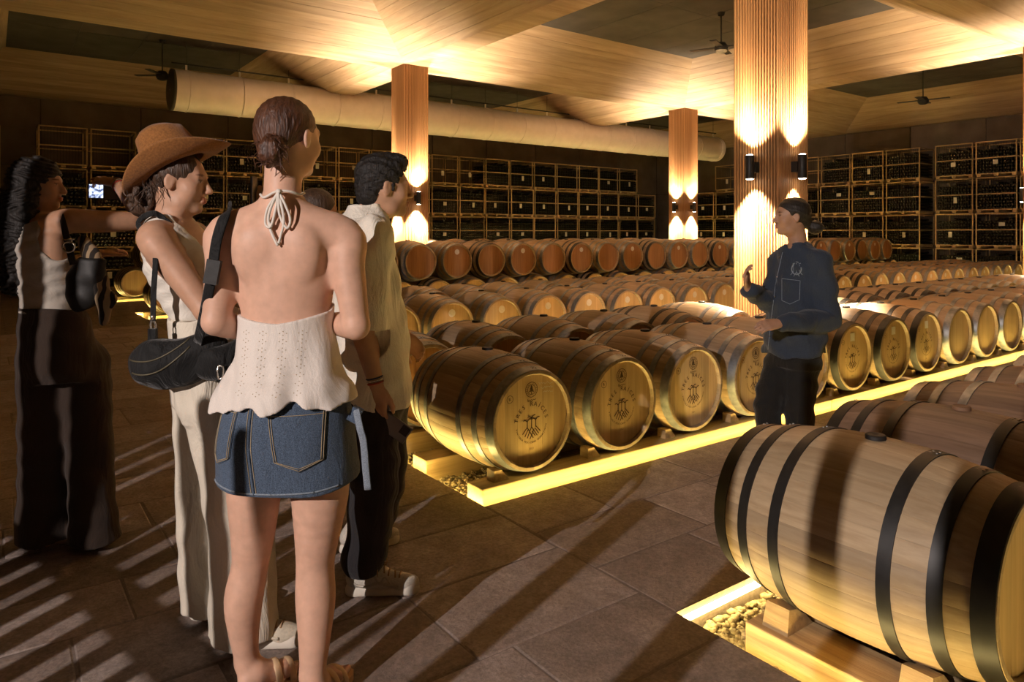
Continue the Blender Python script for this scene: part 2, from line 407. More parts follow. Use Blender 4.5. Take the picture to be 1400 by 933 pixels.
# ------------------------------------------------------------------ fabric duct along the back wall
duct = empty('air_duct', (0, 16.6, 0)); tag(duct, 'pale round fabric air duct hung along the hall before the back wall', 'duct')
DZ = 4.50; DR = .44; DX0, DX1 = 3.12, 21.5
mb = MB(); pr_ = []; n = 60
for q in range(n+1):
    x = DX0+(DX1-DX0)*q/n; pr_.append((x, DR*(1+.012*math.sin(q*1.9))))
mb.lathe(pr_, 40, 'X', Matrix.Translation((0, 0, DZ))); mb.build('duct_sleeve', 'duct_fabric', duct, True)
mb = MB(); mb.lathe([(DX0-.03, .02), (DX0-.03, DR-.03), (DX0-.02, DR+.012), (DX0+.03, DR+.012)], 40, 'X', Matrix.Translation((0, 0, DZ))); mb.build('end_cap', 'duct_rim', duct, True)
x = DX0+.3
while x < DX1:
    mb = MB(); mb.lathe([(x-.012, DR+.001), (x-.012, DR+.014), (x+.012, DR+.014), (x+.012, DR+.001)], 32, 'X', Matrix.Translation((0, 0, DZ)))
    mb.build('seam_ring', 'duct_fabric', duct, True)
    mb = MB(); mb.box(x-.02, x+.02, -.012, .012, DZ+DR-.02, DZ+DR+.16); mb.build('hanger_tab', 'fan_globe', duct)
    mb = MB(); mb.box(x-.004, x+.004, -.004, .004, DZ+DR+.12, ZP); mb.build('hanger_wire', 'fan_black', duct)
    x += 1.12
mb = MB(); mb.box(DX0, DX1, -.015, .015, DZ+DR+.13, DZ+DR+.16); mb.build('rail', 'fan_black', duct)
# ------------------------------------------------------------------ ceiling fans
def fan(x, y, zl, label, lit, ang):
    root = empty('ceiling_fan', (x, y, 0)); tag(root, label, 'ceiling fan')
    mb = MB(); mb.tube([(0, 0, ZP-.01), (0, 0, zl+.1)], .014, 8); mb.build('rod', 'fan_black', root)
    mb = MB(); mb.lathe([(ZP-.05, .06), (ZP, .07)], 16, 'Z'); mb.build('canopy', 'fan_black', root)
    mb = MB(); mb.lathe([(zl+.11, .02), (zl+.10, .08), (zl+.02, .13), (zl-.04, .12), (zl-.05, .05)], 24, 'Z', cap=True); mb.build('motor', 'fan_black', root, True)
    for k in range(4):
        mb = MB(); mb.box(.1, .58, -.06, .06, zl+.01, zl+.022, Matrix.Rotation(ang+k*PI/2, 4, 'Z') @ Matrix.Rotation(0, 4, 'X')); mb.build('blade', 'fan_black', root)
    mb = MB(); mb.lathe([(zl-.10, .005), (zl-.095, .06), (zl-.07, .10), (zl-.045, .11)], 24, 'Z'); mb.build('light_globe', 'fan_globe' if lit else 'fan_black', root, True)
def atpx(u, v, h):
    z = 970*(h-1.42)/(319-v); l = (u-700)/970*z
    return .806*l+.592*z, -.592*l+.806*z
x, y = atpx(986, 66, 4.9); fan(x, y, 4.9, 'black ceiling fan with a pale globe on a rod from the dark panel', True, .4)
x, y = atpx(1262, 138, 4.75); fan(x, y, 4.75, 'black ceiling fan in the shadowed coffer above the right crate stacks', False, .2)
x, y = atpx(222, 104, 4.8); fan(x, y, 4.8, 'black ceiling fan in shadow beside the end of the fabric duct', False, .9)
# ================================================================== barrels
BR, HR, HL = .338, .278, .465     # bilge radius, head radius, half length
def brad(y):
    t = abs(y)/HL
    return HR+(BR-HR)*(1-t**2.0)
NS = 28
def stave_mesh(k, wide=1.0):
    rng = random.Random(k)
    mb = MB(); ys_ = [-HL, -.45, -.36, -.24, -.12, 0, .12, .24, .36, .45, HL]
    a0, a1 = -PI/NS*.996, PI/NS*.996
    vs = []
    for y in ys_:
        r = brad(y); ri = r-.028 if abs(y) < .46 else r-.016
        for (rr, a) in ((ri, a0), (r-.0008, a0), (r, a0*.86), (r, 0), (r, a1*.86), (r-.0008, a1), (ri, a1)):
            vs.append((rr*math.sin(a), y, rr*math.cos(a)))
    m = 7; fs = []
    for i in range(len(ys_)-1):
        for q in range(m):
            p = (q+1) % m; fs.append((i*m+q, i*m+p, (i+1)*m+p, (i+1)*m+q))
    fs.append(tuple(range(m))[::-1]); fs.append(tuple((len(ys_)-1)*m+q for q in range(m)))
    mb.add(vs, fs); me = mb.mesh('stave'); 
    set_tone(me, [rng.uniform(.92, 1.05)]*len(me.polygons)); smooth_by_angle(me, 40)
    return me
def body_mesh():
    mb = MB(); ys_ = [-HL, -.44, -.33, -.2, -.07, .07, .2, .33, .44, HL]; n = NS*2; tones = []
    rng = random.Random(5); tn = [rng.uniform(.86, 1.06) for _ in range(NS)]
    prof = [(y, brad(y)) for y in ys_]
    prof = [(-.440, HR-.026), (-HL, HR-.018)]+prof+[(HL, HR-.018), (.440, HR-.026)]
    mb.lathe(prof, n, 'Y')
    me = mb.mesh('body')
    set_tone(me, [tn[(i % n)//2] for i in range(len(me.polygons))]); smooth_by_angle(me, 40)
    return me
HOOPS = [(.405, .462), (.300, .340), (.165, .205)]
def hoop_mesh(a, b, s, n=56):
    mb = MB(); a, b = (a, b) if s > 0 else (-b, -a)
    ra, rb = brad(a), brad(b)
    mb.lathe([(a, ra-.002), (a, ra+.0035), (b, rb+.0035), (b, rb-.002)], n, 'Y')
    M = mb.mesh('hoop'); smooth_by_angle(M, 40)
    return M
def hoop_rivet_mesh(a, b, s):
    mb = MB(); y = s*(a+b)/2; r = brad(y)+.003
    for an in (.02, .09):
        for dy in (-.010, .010):
            M = Matrix.Rotation(an, 4, 'Y') @ Matrix.Translation((0, y+dy, r))
            mb.lathe([(0, .0055), (.002, .005), (.003, .002)], 8, 'Z', M, True)
    return mb.mesh('rivet')
def head_mesh(s):
    mb = MB(); y = .438*s
    mb.lathe([(y, .0005), (y, HR-.024)], 48, 'Y'); mb.lathe([(y-.015*s, .0005), (y-.015*s, HR-.024)], 24, 'Y')
    return mb.mesh('head')
def head_boards(s):
    """seven upright boards clipped to the head circle"""
    out = []; R = HR-.0225; y = .438*s; wd = [.062, .075, .07, .08, .072, .078]; tot = sum(wd); x = -R; e = [-R]
    for q in wd: x += q*2*R/tot; e.append(x)
    for a, b in zip(e, e[1:]):
        a += .0006; b -= .0006
        pts = []; m = 8
        for i in range(m+1):
            xx = a+(b-a)*i/m; pts.append((xx, math.sqrt(max(R*R-xx*xx, 1e-8))))
        mb = MB(); vs = []
        for yy in (y, y-.016*s):
            vs += [(p, yy, q) for p, q in pts]+[(p, yy, -q) for p, q in pts[::-1]]
        n = 2*(m+1); fs = [tuple(range(n)), tuple(range(2*n-1, n-1, -1))]
        if s > 0: fs = [f[::-1] for f in fs]
        for i in range(n):
            j = (i+1) % n; fs.append((i, n+i, n+j, j) if s < 0 else (i, j, n+j, n+i))
        mb.add(vs, fs); out.append(mb.mesh('head_board'))
    return out
def bung_mesh():
    mb = MB(); mb.lathe([(BR-.01, .034), (BR+.010, .034), (BR+.013, .030), (BR+.013, .012), (BR+.011, .008)], 20, 'Z', None, True); me = mb.mesh('bung'); smooth_by_angle(me); return me
STAVES = [stave_mesh(k) for k in range(7)]; BODY = body_mesh(); HEAD = {s: head_mesh(s) for s in (-1, 1)}; BOARDS = {s: head_boards(s) for s in (-1, 1)}
HOOPM = {}; RIV = {}
for s in (-1, 1):
    for q, (a, b) in enumerate(HOOPS):
        HOOPM[s, q] = hoop_mesh(a, b, s); RIV[s, q] = hoop_rivet_mesh(a, b, s)
BUNG = bung_mesh()
# --- brand marks burnt into the heads (flat print, drawn with strokes and letters)
def stroke(mb, pts, wdt, y):
    for (x0, z0), (x1, z1) in zip(pts, pts[1:]):
        dx, dz = x1-x0, z1-z0; l = math.hypot(dx, dz) or 1; nx, nz = -dz/l*wdt/2, dx/l*wdt/2
        ex, ez = dx/l*wdt*.3, dz/l*wdt*.3
        mb.add([(x0+nx-ex, y, z0+nz-ez), (x0-nx-ex, y, z0-nz-ez), (x1-nx+ex, y, z1-nz+ez), (x1+nx+ex, y, z1+nz+ez)], [(0, 1, 2, 3)])
GLY = {}
def glyph(ch):
    if ch not in GLY:
        cu = bpy.data.curves.new('glyph', 'FONT'); cu.body = ch; cu.size = 1; cu.align_x = 'CENTER'; cu.resolution_u = 2
        o = bpy.data.objects.new('glyph', cu); COL.objects.link(o)
        dg = bpy.context.evaluated_depsgraph_get(); me = bpy.data.meshes.new_from_object(o.evaluated_get(dg))
        GLY[ch] = ([tuple(v.co) for v in me.vertices], [tuple(p.vertices) for p in me.polygons])
        bpy.data.objects.remove(o); bpy.data.curves.remove(cu); bpy.data.meshes.remove(me)
    return GLY[ch]
def put_text(mb, txt, size, y, place, bold=0):
    """place(i, n) -> (x, z, angle)"""
    for i, ch in enumerate(txt):
        if ch == ' ': continue
        vs, fs = glyph(ch); x0, z0, an = place(i, len(txt)); c, s_ = math.cos(an), math.sin(an)
        for off in ((0, 0), (bold, 0)) if bold else ((0, 0),):
            mb.add([(x0+(vx*size+off[0])*c-vy*size*s_, y-off[0]*.02, z0+(vx*size+off[0])*s_+vy*size*c) for vx, vy, _ in vs], fs)
def arc_top(cx, cz, r, a0, a1):
    def f(i, n):
        a = math.radians(a0+(a1-a0)*i/(n-1)); return cx+r*math.cos(a), cz+r*math.sin(a), a-PI/2
    return f
def arc_bot(cx, cz, r, a0, a1):
    def f(i, n):
        a = math.radians(a0+(a1-a0)*i/(n-1)); return cx+r*math.cos(a), cz+r*math.sin(a), a+PI/2
    return f
def circle(mb, cx, cz, r, wdt, y, n=28):
    stroke(mb, [(cx+r*math.cos(2*PI*i/n), cz+r*math.sin(2*PI*i/n)) for i in range(n+1)], wdt, y)
def brand(seal=True):
    mb = MB(); y = -.4392; cz = -.022
    put_text(mb, 'TRES RAÍCES', .036, y, arc_top(0, cz, .098, 166, 14), .0012)
    put_text(mb, 'VINÍCOLA MEXICANA GUANAJUATO', .0150, y, arc_bot(0, cz, .112, 192, 348), .0006)
    w_ = .0068
    for dx, h0 in ((-.030, .018), (0, .036), (.030, .022)):
        stroke(mb, [(dx, cz-.022), (dx, cz+h0)], w_, y)
        stroke(mb, [(dx-.026, cz+h0+.001), (dx-.018, cz+h0+.006), (dx-.010, cz+h0+.002), (dx, cz+h0-.006), (dx+.010, cz+h0+.006), (dx+.018, cz+h0+.009), (dx+.026, cz+h0+.008)], w_*.85, y)
    for a, b in (((-.030, -.018), (-.062, -.052)), ((-.024, -.030), (-.046, -.068)), ((0, -.02), (-.030, -.078)), ((.004, -.045), (.026, -.072)), ((0, -.02), (.040, -.072)), ((.030, -.018), (.062, -.050)), ((.026, -.030), (.050, -.062)), ((.018, -.034), (-.010, -.085)), ((-.030, -.02), (.012, -.082))):
        stroke(mb, [(a[0], cz+a[1]), (b[0], cz+b[1])], w_*.9, y)
    if seal:
        sz = .168
        circle(mb, 0, sz, .042, .0035, y); circle(mb, 0, sz, .027, .003, y)
        put_text(mb, 'BARRICAS DE ROBLE', .011, y, arc_top(0, sz, .0305, 250, -70), .0006)
        for k in range(4): stroke(mb, [(-.004-.0035*k, sz+.016-.009*k), (0, sz+.022-.009*k), (.004+.0035*k, sz+.016-.009*k)], .0065, y)
        stroke(mb, [(0, sz+.02), (0, sz-.024)], .005, y)
        stroke(mb, [(-.030, .108), (-.026, .116), (-.022, .106), (-.014, .112), (-.008, .107), (0, .112), (.006, .107), (.014, .112), (.024, .109), (.032, .113)], .0030, y)
        stroke(mb, [(-.030, .104), (-.012, .101), (.010, .103)], .002, y)
    circle(mb, -.150, .132, .021, .0028, y, 18); put_text(mb, 'R', .024, y, lambda i, n: (-.150, .124, .2), .001)
    put_text(mb, '2021', .016, y, lambda i, n: (-.0135+.009*i, -.168, 0), 0)
    return mb.mesh('brand_mark')
def chalk():
    mb = MB(); y = -.4394; rng = random.Random(2)
    for r in range(3):
        x0, z0 = .050+.016*r, .196-.026*r; pts = []
        for i in range(26-4*r): pts.append((x0+i*.0042, z0+rng.uniform(-.006, .007)-.006*(i/25)))
        stroke(mb, pts, .0022, y)
    return mb.mesh('chalk_note')
def sticker_mesh(kind):
    mb = MB(); y = -.4396
    if kind == 'round': mb.lathe([(y, .0005), (y, .045)], 20, 'Y', Matrix.Translation((0, 0, .15)))
    else: mb.box(-.035, .035, y, y+.001, .13, .20)
    return mb.mesh('sticker')
BRAND = brand(); BRAND_S = brand(False); CHALK = chalk(); STK = {k: sticker_mesh(k) for k in ('round', 'square')}
def barrel(x, y, z, label, group, hoop='steel_hoop', near=False, mat='oak', head='oak_head', mark=None, rot=0, bung='bung', sticker=None, note=False):
    """z: height of the barrel axis; the thing's origin is its base"""
    root = empty('wine_barrel', (x, y, z)); tag(root, label, 'barrel', group)
    if near:
        for k in range(NS):
            o = obj('stave', STAVES[(k*3+int(x*10)) % 7], mat, root); o.rotation_euler = (0, 2*PI*(k+.5)/NS, 0)
            o.material_slots[0].link = 'OBJECT'; o.material_slots[0].material = MATS[mat]
        for s in (-1, 1):
            for me in BOARDS[s]:
                o = obj('head_board', me, head, root); o.material_slots[0].link = 'OBJECT'; o.material_slots[0].material = MATS[head]
    else:
        o = obj('body', BODY, mat, root); o.rotation_euler = (0, random.uniform(0, 6.28), 0)
        o.material_slots[0].link = 'OBJECT'; o.material_slots[0].material = MATS[mat]
        for s in (-1, 1):
            o = obj('head', HEAD[s], head, root); o.material_slots[0].link = 'OBJECT'; o.material_slots[0].material = MATS[head]
    for key, me in HOOPM.items():
        o = obj('hoop', me, hoop, root); o.material_slots[0].link = 'OBJECT'; o.material_slots[0].material = MATS[hoop]
        if near: r = obj('rivet', RIV[key], 'rivet', o)
    o = obj('bung', BUNG, bung, root); o.material_slots[0].link = 'OBJECT'; o.material_slots[0].material = MATS[bung]
    if mark: obj('brand_mark', mark, 'brand_ink', root)['kind'] = 'stuff'
    if note: obj('chalk_note', CHALK, 'chalk', root)
    if sticker: obj('sticker', STK[sticker], 'sticker', root)
    return root
AX = .372; SP = .69
def chock_mesh():
    mb = MB(); mb.add([(-.05, -.035, 0), (.05, -.035, 0), (.05, .035, 0), (-.05, .035, 0), (-.05, -.035, .062), (.0, -.035, .062), (.0, .035, .062), (-.05, .035, .062)],
        [(3, 2, 1, 0), (4, 5, 6, 7), (0, 1, 5, 4), (1, 2, 6, 5), (2, 3, 7, 6), (3, 0, 4, 7)]); return mb.mesh('chock')
CHOCK = chock_mesh()
BT = .055     # top of the supporting beams
def beam_x(x0, x1, y0, y1, label, group=None, zt=BT):
    rt = empty('timber_beam', (x0, y0, PIT)); tag(rt, label, 'beam', group)
    x = x0
    while x < x1-.1:
        l = min(random.uniform(3.2, 4.2), x1-x); mb = MB(); mb.box(0, l-.004, 0, y1-y0, 0, zt-PIT); o = mb.build('beam_length', 'beam_wood', rt, loc=(x-x0, 0, 0))
        bv = o.modifiers.new('bevel', 'BEVEL'); bv.width = .006; bv.segments = 2
        x += l
    return rt
# front row and its bed
def hits_column(x, y):
    for i, j, _ in COLS:
        if abs(x-CX[i]) < HW+.36 and abs(y-CY[j]) < HW+HL+.02: return True
    return False
R1Y = 3.115+HL
row1_black = (5, 6, 7)
for i in range(14):
    blk = i in row1_black; x = 2.45+SP*i
    lab = '%s%s oak barrel from the visitors\' end of the front row' % (ORD[i], ' black-hooped' if blk else ' steel-hooped')
    lab = '%s oak barrel in the front row, counted from its open end, with %s hoops' % (ORD[i], 'black' if blk else 'grey steel')
    barrel(x, R1Y+random.uniform(-.012, .012), AX, lab, 'front row of barrels', 'black_hoop' if blk else 'steel_hoop', i < 4, 'oak', 'oak_head', (BRAND if i < 5 else BRAND_S) if i < 8 else None, 0, 'bung', 'square' if blk else None, i == 0)
    for s in (-1,):
        c = obj('wooden_chock', CHOCK, 'beam_wood_y', None, (x-.185, 3.215, BT)); tag(c, '%s in the front row' % ('wooden chock wedged under the %s barrel' % ORD[i]), 'chock', 'chocks on the front beam'); c.rotation_euler = (0, 0, 0)
beam_x(2.11, 12.3, 3.135, 3.29, 'long pale timber beam lit along its face under the barrel heads of the front row')
beam_x(2.13, 12.3, 3.78, 3.95, 'timber beam under the rear ends of the front row barrels', None, .038)
beam_x(2.13, 15.2, 4.33, 4.49, 'timber beam under the heads of the second row barrels', None, .045)
beam_x(2.13, 15.2, 4.98, 5.14, 'timber beam under the rear ends of the second row barrels', None, .045)
R2Y = 4.27+HL
for i in range(19):
    x = 2.44+SP*i
    if hits_column(x, R2Y): continue
    lab = ('%s barrel in the second row, behind the branded front row, from its open end' % ORD[i]) if i < 4 else '%s-hooped oak barrel of the second row, tucked behind the front row' % ('black' if i in (4, 8, 9, 10, 11) else 'steel')
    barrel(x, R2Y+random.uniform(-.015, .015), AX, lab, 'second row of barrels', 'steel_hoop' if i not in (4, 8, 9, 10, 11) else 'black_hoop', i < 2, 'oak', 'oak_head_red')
for (yy, x0, nm, ng) in ((6.78, 2.79, 'third', 'third'), (7.98, 2.60, 'fourth', 'fourth')):
    beam_x(2.13, 22, yy+.06, yy+.22, 'timber beam under the heads of the %s row barrels' % nm, None, .042); beam_x(2.13, 22, yy+.68, yy+.84, 'timber beam under the rear ends of the %s row barrels' % nm, None, .042)
    i = 0; x = x0
    while x < 21.8:
        if not hits_column(x, yy+HL):
            black = nm == 'third' and 10.2 < x < 13.2
            barrel(x, yy+HL+random.uniform(-.015, .015), AX, '%s-hooped oak barrel in the %s row, %s' % ('black' if black else 'steel', nm, 'its pale head facing the aisle' if nm == 'third' else 'low between the third row and the stacked barrels'), '%s row of barrels' % nm, 'black_hoop' if black else 'steel_hoop', False, 'oak', 'oak_head', None, 0, 'bung', 'round' if nm == 'third' else None)
        x += SP
# stacked rows
DZ2 = math.sqrt((2*BR+.004)**2-(SP/2)**2)
for (yy, nm, xa) in ((10.02, 'near', 21.6), (13.0, 'far', 21.6), (16.65, 'last', 6)):
    beam_x(2.13, xa, yy+.06, yy+.22, 'timber beam under the heads of the %s stacked barrel row' % nm, None, .042); beam_x(2.13, xa, yy+.68, yy+.84, 'timber beam under the rear ends of the %s stacked barrel row' % nm, None, .042)
    x = 2.45; k = 0
    while x < xa-.3:
        if not hits_column(x, yy+HL):
            barrel(x, yy+HL, AX, '%s-hooped oak barrel in the lower tier of the %s stacked row' % ('steel' if k % 5 else 'black', nm), 'lower tier of the %s stacked row' % nm, 'steel_hoop' if k % 5 else 'black_hoop', False, 'oak', 'oak_head')
        if not hits_column(x+SP/2, yy+HL) and x+SP < xa:
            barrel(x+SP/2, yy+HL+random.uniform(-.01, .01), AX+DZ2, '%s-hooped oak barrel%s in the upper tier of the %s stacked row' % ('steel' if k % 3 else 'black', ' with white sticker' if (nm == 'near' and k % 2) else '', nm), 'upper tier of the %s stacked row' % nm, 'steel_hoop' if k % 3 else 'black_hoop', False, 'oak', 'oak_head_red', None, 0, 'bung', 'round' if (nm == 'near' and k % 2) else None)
        x += SP; k += 1
# the bed with the black-hooped barrels on the right
R0Y = 1.70-HL
for i in range(6):
    x = 2.47+SP*i
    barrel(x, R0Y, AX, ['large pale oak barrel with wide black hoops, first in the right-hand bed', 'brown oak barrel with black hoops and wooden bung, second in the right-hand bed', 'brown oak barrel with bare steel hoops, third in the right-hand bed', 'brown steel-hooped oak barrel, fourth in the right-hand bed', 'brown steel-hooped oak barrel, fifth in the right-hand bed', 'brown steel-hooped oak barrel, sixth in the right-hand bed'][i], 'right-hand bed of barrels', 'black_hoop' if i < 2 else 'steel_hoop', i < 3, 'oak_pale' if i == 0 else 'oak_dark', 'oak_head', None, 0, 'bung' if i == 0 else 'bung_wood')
beam_x(2.42, 9, 1.36, 1.50, 'timber beam under the far ends of the right-hand bed barrels', None, .034); beam_x(2.42, 9, .88, 1.02, 'timber beam under the near ends of the right-hand bed barrels', None, .034)
b0 = empty('timber_beam', (2.20, .55, PIT)); tag(b0, 'short weathered timber lying along the open end of the right-hand bed', 'beam')
mb = MB(); mb.box(0, .20, 0, 1.02, 0, .125); o = mb.build('beam_length', 'beam_wood_y', b0); bv = o.modifiers.new('bevel', 'BEVEL'); bv.width = .005; bv.segments = 2
for q, (yy, lab) in enumerate(((1.47, 'dark wooden wedge under the far end of the large black-hooped barrel'), (1.00, 'dark wooden wedge under the near end of the large black-hooped barrel'))):
    mb = MB(); mb.add([(-.07, -.05, 0), (.09, -.05, 0), (.09, .05, 0), (-.07, .05, 0), (-.05, -.045, .085), (.02, -.045, .07), (.02, .045, .07), (-.05, .045, .085)],
        [(3, 2, 1, 0), (4, 5, 6, 7), (0, 1, 5, 4), (1, 2, 6, 5), (2, 3, 7, 6), (3, 0, 4, 7)])
    o = mb.build('wooden_wedge', 'beam_wood_y', None, loc=(2.30, yy, PIT+.125)); tag(o, lab, 'wedge')
# ================================================================== bottle crates along the walls
def crate_frame():
    mb = MB(); W, H_, D = 1.0, .98, .95; t = .028
    for x in (0, W-t):
        for y in (0, D-t): mb.box(x, x+t, y, y+t, .06, H_)
    for z in (.06, H_-t, .50):
        mb.box(0, W, 0, t, z, z+t); mb.box(0, W, D-t, D, z, z+t); mb.box(0, t, t, D-t, z, z+t); mb.box(W-t, W, t, D-t, z, z+t)
    for q in range(3): mb.box(.02+q*.43, .12+q*.43, .02, D-.02, 0, .06)
    mb.box(t, W-t, t, D-t, .06, .075)
    return mb.mesh('frame')
def crate_wires():
    mb = MB(); 
    for i in range(1, 16):
        x = i/16; mb.box(x-.0025, x+.0025, .012, .017, .08, .95)
    return mb.mesh('wire_front')
def crate_bottles():
    mb = MB(); rng = random.Random(4)
    for r in range(9):
        for c in range(11):
            if r > 7 and rng.random() < .5: continue
            x = .075+c*.085+(.02 if r % 2 else 0); z = .12+r*.088
            M = Matrix.Translation((x, .05+rng.uniform(0, .03), z)) @ Matrix.Rotation(-PI/2, 4, 'X')
            mb.lathe([(.006, .0), (0, .030), (.008, .038), (.82, .038)], 8, 'Z', M)
    return mb.mesh('bottle_stack')
FR, WI, BO = crate_frame(), crate_wires(), crate_bottles()
LABM = []
for q in range(4):
    mb = MB(); wd, hh = ((.10, .16), (.12, .12), (.09, .17), (.15, .10))[q]; x = .36+.07*q; z = (.30, .33, .28, .62)[q]
    mb.box(x, x+wd, -.004, -.001, z, z+hh); LABM.append(mb.mesh('paper_label'))
def crate(x, y, z, rz, label, group, k, full=True):
    root = empty('bottle_crate', (x, y, z), rz); tag(root, label, 'crate', group)
    obj('frame', FR, 'crate_wood', root); obj('wire_front', WI, 'black_metal', root)
    if full: b = obj('bottle_stack', BO, 'glass_dark', root); b['kind'] = 'stuff'
    if k is not None: obj('paper_label', LABM[k], 'paper', root)
    root['label'] = label+(', with a paper label' if k is not None else ', without a label')
TIER = ['bottom', 'second', 'third', 'top']
rng = random.Random(11)
for c in range(20):
    x = .9+c*1.06
    for t in range(4):
        if t == 3 and c > 18: continue
        crate(x, 20.05+rng.uniform(-.03, .03), t*1.0, 0, 'timber-framed bottle crate in the %s tier along the back wall' % TIER[t], 'crates along the back wall, %s tier' % TIER[t], rng.choice((0, 0, 2, 1)) if rng.random() < (.85 if t < 3 else .6) else None, not (t == 3 and rng.random() < .35))
c = 0; yy = 19.4
while yy > 4.2:
    for t in range(4):
        if t == 3 and yy > 18: continue
        crate(22.3+rng.uniform(-.03, .03), yy, t*1.0, -PI/2, 'timber-framed bottle crate in the %s tier along the right wall' % TIER[t], 'crates along the right wall, %s tier' % TIER[t], rng.choice((0, 1, 2, 3)) if rng.random() < .8 else None, not (t == 3 and yy > 14))
    yy -= 1.07+(.34 if c == 8 else 0); c += 1
for q in range(2): crate(-.96, 4.55, q*1.0, 0, 'timber-framed bottle crate standing alone beside the long-haired person, %s' % ('on the floor' if q == 0 else 'on top'), 'crates beside the long-haired person', 1)
# ------------------------------------------------------------------ slatted screen between the flood lamp and the visitors (added out of frame, slats shaped to cast the striped shade)
def screen():
    root = empty('added_slat_screen', (-1.9, .2, 0), math.radians(12)); tag(root, 'unseen slatted timber screen added behind the visitors to stripe the lamplight', 'screen')
    rng = random.Random(21); sl = []; y = -1.2
    while y < .45: sl.append((y, rng.choice((.045, .06, .075)), 2.35 if y < .3 else 2.0)); y += rng.uniform(.17, .26)
    sl += [(.545, .05, 2.0), (.735, .018, 1.95), (.885, .030, 2.0), (1.01, .03, 2.0)]
    y = 1.10
    while y < 2.9: sl.append((y, .042 if y < 1.25 else .052, 2.0 if y < 1.25 else 2.85)); y += .105
    for y, wd, hh in sl: mb = MB(); mb.box(-.02, .02, y, y+wd, 0, hh+rng.uniform(-.03, .03)); mb.build('slat', 'crate_wood', root)
    for z in (.75, 1.50): mb = MB(); mb.box(.02, .05, -1.2, 2.95, z, z+.05); mb.build('rail', 'crate_wood', root)
    mb = MB(); mb.box(-.05, .05, -1.3, 3.0, -.0, .02); mb.build('sill', 'crate_wood', root)
screen()
fl = empty('flood_lamp', LAMP); tag(fl, 'black flood lamp on a pole at the entrance behind the visitors', 'lamp')
dv = (Vector((1.9, 2.9, .35))-LAMP).normalized(); q = dv.to_track_quat('-Z', 'Y').to_matrix().to_4x4()
mb = MB(); mb.lathe([(.02, .075), (.03, .09), (.16, .085), (.20, .05)], 20, 'Z', q); mb.build('lamp_housing', 'black_metal', fl, True)
mb = MB(); mb.tube([(-.12, 0, -LAMP.z), (-.12, 0, .1)], .02, 8); mb.build('pole', 'black_metal', fl)
